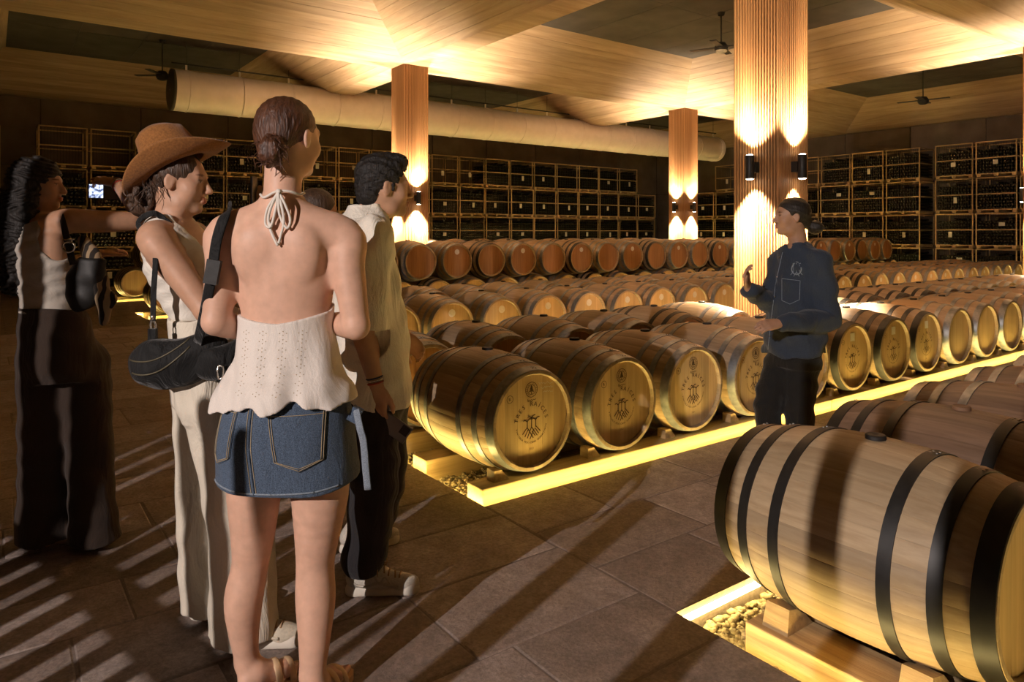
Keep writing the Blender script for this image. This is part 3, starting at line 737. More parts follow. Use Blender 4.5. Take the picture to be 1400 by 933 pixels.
# ================================================================== smooth-solid modelling: shapes blended on a grid and skinned with surface nets
V3 = lambda *a: np.array(a, dtype=np.float64)
class Solid:
    def __init__(s, lo, hi, h=.006):
        s.h = h; s.lo = np.array(lo, float)-3*h; n = np.ceil((np.array(hi, float)+3*h-s.lo)/h).astype(int)+1
        s.n = n; s.ax = [(s.lo[i]+h*np.arange(n[i])).astype(np.float32) for i in range(3)]
        s.D = np.full(n, .5, np.float32)
    @classmethod
    def around(cls, c, r, h=.005):
        c = np.array(c, float); r = np.array(r, float); return cls(c-r, c+r, h)
    def _box(s, lo, hi):
        a = np.clip(np.floor((np.array(lo)-s.lo)/s.h).astype(int), 0, s.n); b = np.clip(np.ceil((np.array(hi)-s.lo)/s.h).astype(int)+1, 0, s.n)
        sl = tuple(slice(i, j) for i, j in zip(a, b))
        X = s.ax[0][sl[0]][:, None, None]; Y = s.ax[1][sl[1]][None, :, None]; Z = s.ax[2][sl[2]][None, None, :]
        return sl, X, Y, Z
    def _put(s, sl, d, k, op):
        A = s.D[sl]
        if A.size == 0: return
        if op == 'u':
            if k > 0:
                hh = np.clip(.5+.5*(A-d)/k, 0, 1); s.D[sl] = A*(1-hh)+d*hh-k*hh*(1-hh)
            else: s.D[sl] = np.minimum(A, d)
        else:
            if k > 0:
                hh = np.clip(.5-.5*(A+d)/k, 0, 1); s.D[sl] = A*(1-hh)-d*hh+k*hh*(1-hh)
            else: s.D[sl] = np.maximum(A, -d)
    def cone(s, a, b, ra, rb, k=.015, flat=None, op='u'):
        a = np.array(a, float); b = np.array(b, float); R = max(ra, rb); m = R+k+4*s.h
        sl, X, Y, Z = s._box(np.minimum(a, b)-m, np.maximum(a, b)+m)
        ab = b-a; L2 = float(ab@ab)+1e-12
        t = np.clip(((X-a[0])*ab[0]+(Y-a[1])*ab[1]+(Z-a[2])*ab[2])/L2, 0, 1)
        dx, dy, dz = X-(a[0]+t*ab[0]), Y-(a[1]+t*ab[1]), Z-(a[2]+t*ab[2])
        q = dx*dx+dy*dy+dz*dz
        if flat is not None:   # (direction, factor>1) thins the section along direction
            f = np.array(flat[0], float); f /= np.linalg.norm(f); c = dx*f[0]+dy*f[1]+dz*f[2]; q = q+c*c*(flat[1]**2-1)
        d = np.sqrt(q)-(ra+(rb-ra)*t)
        if flat is not None: d = d/flat[1]**.5
        s._put(sl, d.astype(np.float32), k, op)
    def chain(s, pts, k=.015, flat=None, n=4):
        """one limb: a smooth tapered sweep through (point, radius) stations, blended once"""
        if flat is not None or len(pts) == 2:
            for p, q in zip(pts, pts[1:]): s.cone(p[0], q[0], p[1], q[1], k, flat)
            return
        path = np.array(bez([np.append(np.array(p, float), r) for p, r in pts], n)); R = path[:, 3].max(); m = R+k+4*s.h
        sl, X, Y, Z = s._box(path[:, :3].min(0)-m, path[:, :3].max(0)+m); D = None
        for a, b in zip(path, path[1:]):
            lo = np.minimum(a[:3], b[:3])-m; hi = np.maximum(a[:3], b[:3])+m
            ab = b[:3]-a[:3]; L2 = float(ab@ab)+1e-12
            t = np.clip(((X-a[0])*ab[0]+(Y-a[1])*ab[1]+(Z-a[2])*ab[2])/L2, 0, 1)
            dx, dy, dz = X-(a[0]+t*ab[0]), Y-(a[1]+t*ab[1]), Z-(a[2]+t*ab[2])
            d = np.sqrt(dx*dx+dy*dy+dz*dz)-(a[3]+(b[3]-a[3])*t)
            D = d if D is None else np.minimum(D, d)
        s._put(sl, D.astype(np.float32), k, 'u')
    def ell(s, c, r, k=.015, R=None, op='u'):
        c = np.array(c, float); r = np.array(r, float); m = r.max()+k+4*s.h
        sl, X, Y, Z = s._box(c-m, c+m)
        x, y, z = X-c[0], Y-c[1], Z-c[2]
        if R is not None:
            R = np.array(R)   # columns: local axes
            x, y, z = (x*R[0, 0]+y*R[1, 0]+z*R[2, 0], x*R[0, 1]+y*R[1, 1]+z*R[2, 1], x*R[0, 2]+y*R[1, 2]+z*R[2, 2])
        k0 = np.sqrt((x/r[0])**2+(y/r[1])**2+(z/r[2])**2); k1 = np.sqrt((x/r[0]**2)**2+(y/r[1]**2)**2+(z/r[2]**2)**2)+1e-9
        s._put(sl, (k0*(k0-1)/k1).astype(np.float32), k, op)
    def loft(s, rings, k=.02, yaw=0, op='u', p=2.0):
        """rings (z, cx, cy, rx, ry), any order; sections are ellipses turned by yaw"""
        r = np.array(sorted(rings), float); z = s.ax[2]; zz = np.clip(z, r[0, 0], r[-1, 0])
        val = [catmull(r[:, 0], r[:, i], zz).astype(np.float32)[None, None, :] for i in range(1, 5)]
        m = r[:, 3:].max()+k+4*s.h
        lo = (r[:, 1].min()-m, r[:, 2].min()-m, r[0, 0]-k-4*s.h); hi = (r[:, 1].max()+m, r[:, 2].max()+m, r[-1, 0]+k+4*s.h)
        sl, X, Y, Z = s._box(lo, hi); val = [v[:, :, sl[2]] for v in val]
        x, y = X-val[0], Y-val[1]; c, q = math.cos(yaw), math.sin(yaw)
        x, y = x*c+y*q, -x*q+y*c
        if p == 2.0: e = np.sqrt((x/val[2])**2+(y/val[3])**2)
        else: e = ((np.abs(x)/val[2])**p+(np.abs(y)/val[3])**p)**(1/p)
        d = (e-1)*np.minimum(val[2], val[3])
        d = np.maximum(d, np.maximum(r[0, 0]-Z, Z-r[-1, 0]))
        s._put(sl, d.astype(np.float32), k, op)
    def clip(s, fn, k=0):
        """keep where fn(X,Y,Z) <= 0"""
        X = s.ax[0][:, None, None]; Y = s.ax[1][None, :, None]; Z = s.ax[2][None, None, :]
        d = np.broadcast_to(fn(X, Y, Z), s.D.shape).astype(np.float32)
        if k > 0:
            hh = np.clip(.5-.5*(s.D-d)/k, 0, 1); s.D = s.D*(1-hh)+d*hh+k*hh*(1-hh)
        else: s.D = np.maximum(s.D, d)
    def displace(s, fn):
        X = s.ax[0][:, None, None]; Y = s.ax[1][None, :, None]; Z = s.ax[2][None, None, :]
        m = np.abs(s.D) < .05
        s.D = np.where(m, s.D-np.broadcast_to(fn(X, Y, Z), s.D.shape).astype(np.float32), s.D)
    def val(s, p):
        g = (np.array(p)-s.lo)/s.h; i = np.clip(np.floor(g).astype(int), 0, s.n-2); f = g-i; v = 0
        for a in (0, 1):
            for b in (0, 1):
                for c in (0, 1): v += s.D[i[0]+a, i[1]+b, i[2]+c]*(f[0] if a else 1-f[0])*(f[1] if b else 1-f[1])*(f[2] if c else 1-f[2])
        return v
    def hit(s, p, d, far=.5, off=.0):
        """march from p (outside) along d until the surface is met; returns the point pushed out by off"""
        p = np.array(p, float); d = np.array(d, float); d /= np.linalg.norm(d); t = 0; st = s.h*.6; prev = None
        while t < far:
            v = s.val(p+d*t)
            if v < 0:
                t2 = t-st if prev is None else t-st*(-v)/(prev-v+1e-9)
                return p+d*(t2-off)
            prev = v; t += st
        return None
    def mesh(s, name, smooth=2):
        D = s.D; I = D < 0
        c = I[:-1, :-1, :-1].astype(np.int8)
        for a, b, e in ((1, 0, 0), (0, 1, 0), (0, 0, 1), (1, 1, 0), (1, 0, 1), (0, 1, 1), (1, 1, 1)):
            c = c+I[a:I.shape[0]-1+a, b:I.shape[1]-1+b, e:I.shape[2]-1+e]
        act = (c > 0) & (c < 8); idx = np.argwhere(act); ids = np.full(act.shape, -1, np.int64); ids[act] = np.arange(len(idx))
        acc = np.zeros((len(idx), 3)); cnt = np.zeros(len(idx))
        cor = [(x, y, z) for x in (0, 1) for y in (0, 1) for z in (0, 1)]
        vals = {q: D[idx[:, 0]+q[0], idx[:, 1]+q[1], idx[:, 2]+q[2]] for q in cor}
        for q in cor:
            for axn in range(3):
                if q[axn]: continue
                r = list(q); r[axn] = 1; r = tuple(r); va, vb = vals[q], vals[r]; m = (va < 0) != (vb < 0)
                t = va/(va-vb+1e-12*(va == vb)); p = np.zeros((len(idx), 3)); p += q; p[:, axn] = t
                acc[m] += p[m]; cnt[m] += 1
        P_ = s.lo+(idx+acc/cnt[:, None])*s.h
        F = []
        for axn in range(3):
            o1, o2 = (axn+1) % 3, (axn+2) % 3
            sa = [slice(None)]*3; sb = [slice(None)]*3; sa[axn] = slice(0, -1); sb[axn] = slice(1, None)
            A, B = I[tuple(sa)], I[tuple(sb)]; e = np.argwhere(A != B)
            e = e[(e[:, o1] > 0) & (e[:, o2] > 0) & (e[:, o1] < s.n[o1]-1) & (e[:, o2] < s.n[o2]-1)]
            q = []
            for d1, d2 in ((1, 1), (0, 1), (0, 0), (1, 0)):
                g = e.copy(); g[:, o1] -= d1; g[:, o2] -= d2; q.append(ids[g[:, 0], g[:, 1], g[:, 2]])
            q = np.stack(q, 1); ins = A[e[:, 0], e[:, 1], e[:, 2]]
            q[~ins] = q[~ins][:, ::-1]; F.append(q)
        F = np.concatenate(F); F = F[(F >= 0).all(1)]
        if smooth:
            E_ = np.concatenate([F[:, [0, 1]], F[:, [1, 2]], F[:, [2, 3]], F[:, [3, 0]]])
            deg = np.bincount(E_[:, 0], minlength=len(P_))+np.bincount(E_[:, 1], minlength=len(P_)); deg = np.maximum(deg, 1)
            for it in range(smooth):
                for lam in (.45, -.40):
                    sm = np.stack([np.bincount(E_[:, 0], P_[E_[:, 1], i], len(P_))+np.bincount(E_[:, 1], P_[E_[:, 0], i], len(P_)) for i in range(3)], 1)/deg[:, None]
                    P_ = P_+lam*(sm-P_)
        me = bpy.data.meshes.new(name); nv, nf = len(P_), len(F)
        me.vertices.add(nv); me.vertices.foreach_set('co', P_.astype(np.float32).ravel())
        me.loops.add(nf*4); me.loops.foreach_set('vertex_index', F.astype(np.int32).ravel())
        me.polygons.add(nf); me.polygons.foreach_set('loop_start', np.arange(0, nf*4, 4, dtype=np.int32)); me.polygons.foreach_set('loop_total', np.full(nf, 4, np.int32))
        me.polygons.foreach_set('use_smooth', np.ones(nf, bool)); me.update(calc_edges=True)
        s.P = P_
        return me
def catmull(x, y, q):
    x = np.asarray(x, float); y = np.asarray(y, float); i = np.clip(np.searchsorted(x, q, 'right')-1, 0, len(x)-2)
    m = np.zeros(len(x)); dl = np.diff(y)/np.maximum(np.diff(x), 1e-9)
    m[1:-1] = np.where(dl[:-1]*dl[1:] > 0, 2*dl[:-1]*dl[1:]/(dl[:-1]+dl[1:]+1e-12*(dl[:-1]+dl[1:] == 0)), 0); m[0] = dl[0]; m[-1] = dl[-1]
    hh = x[i+1]-x[i]; t = (q-x[i])/hh
    return y[i]*(2*t**3-3*t**2+1)+m[i]*hh*(t**3-2*t**2+t)+y[i+1]*(-2*t**3+3*t**2)+m[i+1]*hh*(t**3-t**2)
def rotz(a): c, s_ = math.cos(a), math.sin(a); return np.array([[c, -s_, 0], [s_, c, 0], [0, 0, 1.]])
def roty(a): c, s_ = math.cos(a), math.sin(a); return np.array([[c, 0, s_], [0, 1, 0], [-s_, 0, c]])
def rotx(a): c, s_ = math.cos(a), math.sin(a); return np.array([[1, 0, 0], [0, c, -s_], [0, s_, c]])
class HeadFrame:
    """face looks along local +y; x is the person's right; yaw about z, then pitch up"""
    def __init__(s, c, yaw, pitch=0, roll=0, sc=1.0):
        s.c = np.array(c, float); s.R = rotz(yaw) @ rotx(pitch) @ roty(roll); s.s = sc
    def __call__(s, x, y, z): return s.c+s.R @ (np.array((x, y, z))*s.s)
    def inv(s, P_): return ((P_-s.c) @ s.R)/s.s
def add_head(S_, F, neck, rn=.055, fem=True, ear=True):
    k = F.s; g = lambda *a: F(*a)
    S_.ell(g(0, -.014, .034), np.array((.074, .094, .083))*k, .0, F.R)
    S_.ell(g(0, .026, -.028), np.array((.056 if fem else .060, .062, .080))*k, .035, F.R)
    S_.cone(g(-.034, .020, -.080), g(.034, .020, -.080), .028*k, .028*k, .03)
    S_.ell(g(0, .064, -.094), np.array((.022, .020, .017) if fem else (.026, .022, .02))*k, .025, F.R)
    for sx_ in (-1, 1): S_.ell(g(sx_*.036, .052, -.028), np.array((.027, .028, .030))*k, .02, F.R)
    S_.cone(g(-.034, .074, .026), g(.034, .074, .026), .010*k, .010*k, .018)
    for sx_ in (-1, 1):
        S_.ell(g(sx_*.031, .100, .004), np.array((.016, .016, .012))*k, .014, F.R, 's')
        S_.ell(g(sx_*.031, .072, .004), np.array((.0125,)*3)*k, .004, F.R)
    S_.cone(g(0, .086, .014), g(0, .106, -.026), .0075*k, .0105*k, .010)
    S_.ell(g(0, .106, -.030), np.array((.0115, .012, .010))*k, .006, F.R)
    for sx_ in (-1, 1): S_.ell(g(sx_*.011, .097, -.034), np.array((.007, .009, .007))*k, .005, F.R)
    S_.ell(g(0, .089, -.0565), np.array((.021, .0095, .0060))*k, .004, F.R)
    S_.ell(g(0, .087, -.0680), np.array((.019, .0105, .0068))*k, .004, F.R)
    if ear:
        for sx_ in (-1, 1):
            S_.ell(g(sx_*.077, -.006, -.004), np.array((.008, .019, .031))*k, .006, F.R @ rotz(sx_*.35))
            S_.ell(g(sx_*.086, .000, -.002), np.array((.006, .010, .018))*k, .006, F.R @ rotz(sx_*.35), 's')
    S_.cone(g(0, -.026, -.045), neck, .056*k if fem else .062*k, rn, .03)
def head_tint(F, P_, skin_lip=(.80, .42, .38), brow=(.25, .18, .14)):
    q = F.inv(P_); T = np.ones((len(P_), 3))
    def blob(c, r, col, soft=.35):
        d = np.sqrt((((q-np.array(c))/np.array(r))**2).sum(1)); w = np.clip((1-d)/soft, 0, 1)[:, None]; T[:] = T*(1-w)+np.array(col)*w
    blob((0, .096, -.057), (.024, .02, .0075), skin_lip); blob((0, .096, -.068), (.022, .02, .009), skin_lip)
    for s_ in (-1, 1):
        blob((s_*.033, .088, .0275), (.021, .03, .0060), brow)
        blob((s_*.031, .088, .0040), (.0135, .02, .0052), (1.25, 1.35, 1.5)); blob((s_*.031, .090, .0040), (.0058, .02, .0056), (.10, .07, .06))
        blob((s_*.031, .088, .0095), (.0155, .02, .0030), (.22, .16, .14))
    return T
def add_hand(S_, wrist, fwd, nrm, side, curl=(.35, .35, .4, .45), thumb=.5, sc=1.0, spread=.06, k=.006, tcurl=.3):
    """fwd: along the fingers, nrm: out of the back of the hand, side=+1 puts the thumb on cross(fwd,nrm)"""
    w_ = np.array(wrist, float); f = np.array(fwd, float); f /= np.linalg.norm(f); n = np.array(nrm, float); n -= f*(n@f); n /= np.linalg.norm(n); t = np.cross(f, n)*side
    B = np.stack([t, f, n], 1); q = lambda a, b, c: w_+B @ (np.array((a, b, c))*sc)
    S_.ell(q(0, .048, 0), np.array((.040, .055, .014))*sc, .012, B); S_.cone(q(0, -.01, 0), q(0, .03, 0), .026*sc, .028*sc, .012, (n, 1.5))
    S_.cone(q(-.026, .075, -.002), q(.028, .08, -.002), .0125*sc, .0125*sc, .008)
    tips = []
    for i, (x, l) in enumerate(((.028, .068), (.009, .076), (-.010, .071), (-.028, .056))):
        p = q(x, .082, 0); a = -spread*(i-1.3)*1.0; c = curl[i]; ang = c*.9; seg = (l*.45, l*.31, l*.27); r = (.0092, .0083, .0075, .0062)
        if i == 3: r = tuple(v*.88 for v in r)
        dirv = None
        for j in range(3):
            d = np.array((math.sin(-a), math.cos(a)*math.cos(ang), -math.sin(ang))); d /= np.linalg.norm(d)
            p2 = p+B @ d*seg[j]*sc; S_.cone(p, p2, r[j]*sc, r[j+1]*sc, k if j == 0 else .003); p = p2; ang += c*1.15
        tips.append(p)
    p = q(.026, .022, -.004); d = np.array((math.sin(thumb), math.cos(thumb), -.25)); d /= np.linalg.norm(d)
    for j, (l, ra, rb) in enumerate(((.040, .0145, .0112), (.030, .0112, .0100), (.025, .0100, .0075))):
        p2 = p+B @ d*l*sc; S_.cone(p, p2, ra*sc, rb*sc, .006); p = p2; d = d+np.array((-tcurl*.6, .25, -tcurl*.5)); d /= np.linalg.norm(d)
    return q, B, tips
def paint(me, T, name='tint'):
    at = me.color_attributes.new(name, 'FLOAT_COLOR', 'POINT'); a = np.ones((len(T), 4), np.float32); a[:, :3] = T; at.data.foreach_set('color', a.ravel())
def skin_mat(name, col, rough=.5):
    m, t, b = nt(name); v = coords(t); n = N(t, 'ShaderNodeTexNoise', i_Scale=28., i_Detail=5.); t.links.new(v, n.inputs['Vector'])
    c = ramp(t, [(.3, tuple(x*.90 for x in col)), (.7, tuple(min(1, x*1.08) for x in col))], n.outputs[0]).outputs[0]
    at = N(t, 'ShaderNodeAttribute', attribute_name='tint'); c = mixc(t, 1., c, at.outputs['Color'], 'MULTIPLY')
    t.links.new(c, b.inputs['Base Color']); b.inputs['Roughness'].default_value = rough
    b.inputs['Subsurface Weight'].default_value = .12; b.inputs['Subsurface Radius'].default_value = (.012, .005, .003); b.inputs['Subsurface Scale'].default_value = 1.
    b.inputs['Specular IOR Level'].default_value = .35
    n2 = N(t, 'ShaderNodeTexNoise', i_Scale=420., i_Detail=2.); t.links.new(v, n2.inputs['Vector']); bump(t, b, n2.outputs[0], .06, .002)
    return m
def hair_mat(name, lo, hi, scale=(90, 90, 10), rough=.42):
    m, t, b = nt(name); v = coords(t, scale); n = N(t, 'ShaderNodeTexNoise', i_Scale=1., i_Detail=5., i_Roughness=.6, i_Distortion=1.4); t.links.new(v, n.inputs['Vector'])
    t.links.new(ramp(t, [(.32, lo), (.68, hi)], n.outputs[0]).outputs[0], b.inputs['Base Color']); b.inputs['Roughness'].default_value = rough
    b.inputs['Specular IOR Level'].default_value = .4; bump(t, b, n.outputs[0], .7, .008)
    return m
def cloth_mat(name, col, weave=700, wr=9, var=.10, bs=.25, rough=.85, fold=.5, stretch=(1, 1, .35)):
    m, t, b = nt(name); v = coords(t); n = N(t, 'ShaderNodeTexNoise', i_Scale=float(weave), i_Detail=2.); t.links.new(v, n.inputs['Vector'])
    v2 = coords(t, stretch); n2 = N(t, 'ShaderNodeTexNoise', i_Scale=float(wr), i_Detail=4., i_Roughness=.55, i_Distortion=.8); t.links.new(v2, n2.inputs['Vector'])
    c = ramp(t, [(.3, tuple(x*(1-var) for x in col)), (.7, tuple(min(1, x*(1+var)) for x in col))], n.outputs[0]).outputs[0]
    t.links.new(c, b.inputs['Base Color']); b.inputs['Roughness'].default_value = rough; b.inputs['Specular IOR Level'].default_value = .2
    b.inputs['Sheen Weight'].default_value = .15
    b1 = t.nodes.new('ShaderNodeBump'); b1.inputs['Strength'].default_value = fold; b1.inputs['Distance'].default_value = .03; t.links.new(n2.outputs[0], b1.inputs['Height'])
    b2 = t.nodes.new('ShaderNodeBump'); b2.inputs['Strength'].default_value = bs; b2.inputs['Distance'].default_value = .002; t.links.new(n.outputs[0], b2.inputs['Height']); t.links.new(b1.outputs[0], b2.inputs['Normal']); t.links.new(b2.outputs[0], b.inputs['Normal'])
    return m
def folds(comps, seed=0):
    """sum of warped ripples: (kx, ky, kz, amplitude)"""
    rg = np.random.default_rng(seed); ph = rg.uniform(0, 6.28, (len(comps), 3))
    bias = .5*sum(c[3] for c in comps)
    def fn(X, Y, Z):
        o = bias
        for (kx, ky, kz, a), p in zip(comps, ph):
            w1 = .9*np.sin(7*X+5*Y+9*Z+p[1])+.7*np.sin(13*Z-9*X+p[2])
            o = o+a*np.sin(kx*X+ky*Y+kz*Z+p[0]+w1)
        return o
    return fn
class Person:
    """local frame: x to the right of the view, y away from it, z up, origin between the feet; px(u, v, d) reads a joint off its bearing at depth z0+d"""
    def __init__(s, u0, v0, label, rootz=0.0):
        s.z0 = 970*1.42/(v0-319); s.l0 = (u0-700)/970*s.z0
        x = .806*s.l0+.592*s.z0; y = -.592*s.l0+.806*s.z0
        s.root = empty('person', (x, y, rootz), -YAW); tag(s.root, label, 'person')
    def px(s, u, v, d=0):
        z = s.z0+d; return np.array(((u-700)/970*z-s.l0, d, 1.42-(v-319)*z/970))
    def m(s, pixels): return pixels*s.z0/970
    def put(s, S_, name, mat, smooth=2, tint=None):
        me = S_.mesh(name, smooth)
        if tint is not None: paint(me, tint(S_.P))
        return obj(name, me, mat, s.root)
    def mb(s, mb, name, mat, smooth=True, parent=None): return mb.build(name, mat, parent or s.root, smooth)
def bez(pts, n=24):
    """smooth Catmull-Rom line through pts"""
    P_ = [np.array(p, float) for p in pts]; P_ = [2*P_[0]-P_[1]]+P_+[2*P_[-1]-P_[-2]]; out = []
    for i in range(1, len(P_)-2):
        for t in np.linspace(0, 1, n, endpoint=False):
            a, b, c, d = P_[i-1:i+3]; out.append(.5*((2*b)+(-a+c)*t+(2*a-5*b+4*c-d)*t*t+(-a+3*b-3*c+d)*t**3))
    out.append(P_[-2]); return out
# ================================================================== people
skin_mat('skin_fair', (.66, .40, .285)); skin_mat('skin_warm', (.52, .30, .195)); skin_mat('skin_olive', (.50, .29, .185)); skin_mat('skin_tan', (.42, .235, .145))
hair_mat('hair_auburn', (.030, .011, .006), (.125, .048, .021)); hair_mat('hair_brown', (.030, .016, .010), (.10, .055, .032)); hair_mat('hair_black', (.005, .004, .0035), (.020, .015, .012), (90, 90, 10), .6); hair_mat('hair_dark', (.010, .008, .006), (.035, .026, .020))
cloth_mat('eyelet_cotton', (.72, .66, .60), 500, 10, .08, .3, .85, .35)
cloth_mat('linen_white', (.78, .73, .63), 450, 14, .10, .35, .9, .7)
cloth_mat('rib_white', (.72, .68, .60), 600, 16, .06, .2, .85, .25, (1, 1, 1.6))
cloth_mat('trouser_cream', (.68, .62, .51), 500, 10, .06, .2, .9, .8, (1.2, 1.2, .45))
cloth_mat('trouser_navy', (.022, .020, .022), 500, 9, .2, .2, .9, .6)
cloth_mat('trouser_brown', (.034, .022, .016), 500, 9, .2, .2, .9, .6)
cloth_mat('trouser_black', (.016, .015, .014), 500, 9, .2, .2, .9, .6)
cloth_mat('tank_grey', (.40, .36, .31), 600, 12, .08, .2, .9, .3, (1, 1, 1.6))
cloth_mat('denim', (.070, .100, .150), 420, 16, .50, .6, .9, .35)
cloth_mat('denim_light', (.21, .25, .30), 420, 20, .35, .5, .9, .2)
cloth_mat('denim_dark', (.034, .045, .066), 520, 12, .3, .4, .85, .5)
cloth_mat('nylon_black', (.008, .008, .008), 300, 14, .2, .3, .7, .8)
cloth_mat('suede_brown', (.25, .105, .030), 160, 6, .22, .25, .9, .15)
plain('leather_black', (.008, .007, .006), .6, 0, .2, 40, .1)
plain('silver', (.75, .72, .66), .25, 1.0)
plain('cord_white', (.70, .65, .58), .8)
plain('thread_tan', (.36, .28, .17), .8)
plain('red_thread', (.40, .06, .035), .7); plain('blue_thread', (.02, .03, .07), .7)
plain('sandal_tan', (.52, .33, .17), .6); plain('sandal_strap', (.62, .43, .25), .5)
plain('shoe_mesh', (.52, .48, .41), .7, 0, .12, 160, .3); plain('shoe_trim', (.44, .40, .34), .4, .35); plain('shoe_sole', (.66, .61, .52), .7); plain('shoe_cream', (.55, .49, .38), .75, 0, .1, 120, .2)
plain('lace_tan', (.36, .23, .13), .8)
plain('phone_body', (.16, .15, .14), .35, .4); plain('phone_black', (.006, .006, .006), .5); plain('pearl', (.85, .82, .76), .2, .2)
def screen_mat():
    m, t, b = nt('phone_screen'); v = coords(t, (1, 1, 1)); n = N(t, 'ShaderNodeTexNoise', i_Scale=70., i_Detail=3.); t.links.new(v, n.inputs['Vector'])
    c = ramp(t, [(.40, (.05, .07, .16)), (.5, (.5, .6, .9)), (.6, (.95, .97, 1))], n.outputs[0]).outputs[0]
    t.links.new(c, b.inputs['Emission Color']); b.inputs['Emission Strength'].default_value = 1.6; b.inputs['Base Color'].default_value = (.02, .02, .03, 1)
screen_mat()

def sandal(S_root, heel, toe, wid=.045, lab='sandal'):
    """flat sole from heel to toe with two straps, parts of a person"""
    heel = np.array(heel, float); toe = np.array(toe, float); d = (toe-heel); L = np.linalg.norm(d[:2]); d = d/np.linalg.norm(d); s_ = np.array((d[1], -d[0], 0))
    mb = MB(); n = 18; ring = []
    for i in range(2*n):
        t = i/n if i < n else (2*n-i)/n; sg = 1 if i < n else -1
        w_ = wid*(.62+.38*math.sin(min(1, t*1.05)*2.2-.35)) if 0 < t < 1 else wid*.35
        w_ *= math.sqrt(max(.08, 1-abs(2*t-1)**6)); ring.append(heel+d*L*t+s_*sg*w_)
    vs = [tuple((p[0], p[1], z)) for z in (0.0, .022) for p in ring]; m_ = len(ring)
    mb.add(vs, [tuple(range(m_))[::-1], tuple(range(m_, 2*m_))]+[(i, (i+1) % m_, m_+(i+1) % m_, m_+i) for i in range(m_)])
    mb.build('sandal_sole', 'sandal_tan', S_root)
    for t, hgt in ((.68, .048), (.50, .062)):
        mb = MB(); c = heel+d*L*t; pts = [c+s_*wid*1.02*math.cos(a)+np.array((0, 0, .018+hgt*math.sin(a))) for a in np.linspace(0, PI, 13)]
        mb.tube(pts, .008, 8, flat=(.024, .007, lambda i, p, c=c: (p-Vector((c[0], c[1], .02))))); mb.build('sandal_strap', 'sandal_strap', S_root, True)
def add_foot(S_, ank, heel, toe, r=.034, toes=True, k=.02):
    ank, heel, toe = (np.array(q, float) for q in (ank, heel, toe)); d = toe-heel; d /= np.linalg.norm(d); s_ = np.array((d[1], -d[0], 0)); L = np.linalg.norm(toe-heel)
    z = heel[2]
    S_.ell(heel+d*.03+np.array((0, 0, .030)), (r*.9, r*.9, .030), .02); S_.cone(ank, heel+d*.06+np.array((0, 0, .035)), r, r*.92, k)
    S_.cone(heel+d*.06+np.array((0, 0, .045)), heel+d*(L-.07)+np.array((0, 0, .022)), r*.95, .020, k, None)
    S_.cone(heel+d*(L-.08)-s_*.018+np.array((0, 0, .018)), heel+d*(L-.075)+s_*.022+np.array((0, 0, .020)), .019, .020, .015)
    S_.cone(heel+d*.05+np.array((0, 0, .02)), heel+d*(L-.07)+np.array((0, 0, .018)), r*.75, .024, .015)
    if toes:
        for i, (o, l, rr) in enumerate(((.026, .058, .0125), (.008, .056, .0095), (-.007, .048, .009), (-.020, .040, .0085), (-.031, .030, .008))):
            a = heel+d*(L-.075-i*.004)+s_*o+np.array((0, 0, .018)); S_.cone(a, a+d*l+np.array((0, 0, -.006)), rr, rr*.9, .006)

# ------------------------------------------------------------------ the person in the denim skirt, seen from behind
A = Person(385, 950, 'person from behind in white halter top and denim skirt, auburn hair in bun')
px = A.px
def pz(u, v, d=0): return px(u, v, d)
B_ = Solid((-.36, -.24, 0), (.36, .52, 1.87), .0055)
neckb = px(386, 272, .0)
HA = HeadFrame(px(398, 190, .035), -.52, -.03, 0, 1.0)
tors = [(1.525, .0, .005, .062, .052), (1.495, .0, .003, .10, .062), (1.455, .003, 0, .160, .078), (1.40, .005, .01, .176, .098), (1.33, .008, .02, .160, .104), (1.24, .008, .02, .145, .100), (1.14, .008, .02, .134, .094), (1.06, .008, .015, .137, .096), (.97, .01, .01, .145, .092), (.89, .015, 0, .172, .106), (.80, .018, 0, .170, .106), (.74, .018, 0, .155, .09)]
B_.loft(tors, 0)
add_head(B_, HA, neckb, .056)
for (sh, el, wr, s_) in ((px(310, 318, .005), px(295, 440, -.03), px(350, 455, .14), -1), (px(470, 322, .01), px(487, 446, -.02), px(440, 440, .16), 1)):
    B_.chain([(px(388, 300, .01), .058), (sh, .056), (sh+(el-sh)*.35, .051), (el, .040)], .03); B_.chain([(el, .040), (el+(wr-el)*.3, .041), (wr, .026)], .012)
    add_hand(B_, wr, V3(-s_*1.0, .25, .05), (0, .9, .4), 1 if s_ < 0 else -1, (.4, .4, .45, .5))
# shoulder blades and spine furrow
for sx_ in (-1, 1): B_.ell((.005+sx_*.078, -.060, 1.36), (.05, .028, .075), .03, rotx(.1))
B_.cone((.006, -.112, 1.42), (.010, -.106, 1.08), .012, .014, .03, None, 's')
legs = [((-.080, .0, .84), .085), ((-.084, .0, .655), .083), ((-.088, .0, .50), .066), ((-.098, .005, .40), .055), ((-.114, -.006, .30), .0575), ((-.116, .0, .20), .046), ((-.110, .01, .095), .033)]
legr = [((.100, .0, .84), .088), ((.118, .0, .655), .090), ((.110, .0, .50), .069), ((.102, .005, .40), .0575), ((.106, -.006, .30), .060), ((.110, -.03, .20), .049), ((.112, -.06, .095), .036)]
B_.chain(legs, .02); B_.chain(legr, .02)
HEELL, TOEL = V3(-.122, -.03, .022), V3(.040, .115, .022); HEELR, TOER = V3(.108, -.115, .022), V3(.165, .10, .022)
add_foot(B_, legs[-1][0], HEELL, TOEL); add_foot(B_, legr[-1][0], HEELR, TOER)
A.put(B_, 'body', 'skin_fair', 2, lambda P_: head_tint(HA, P_, brow=(.5, .34, .25)))
sandal(A.root, HEELL-V3(.006, .006, .022), TOEL+V3(.012, .012, -.022)); sandal(A.root, HEELR-V3(.005, .008, .022), TOER+V3(.01, .012, -.022))
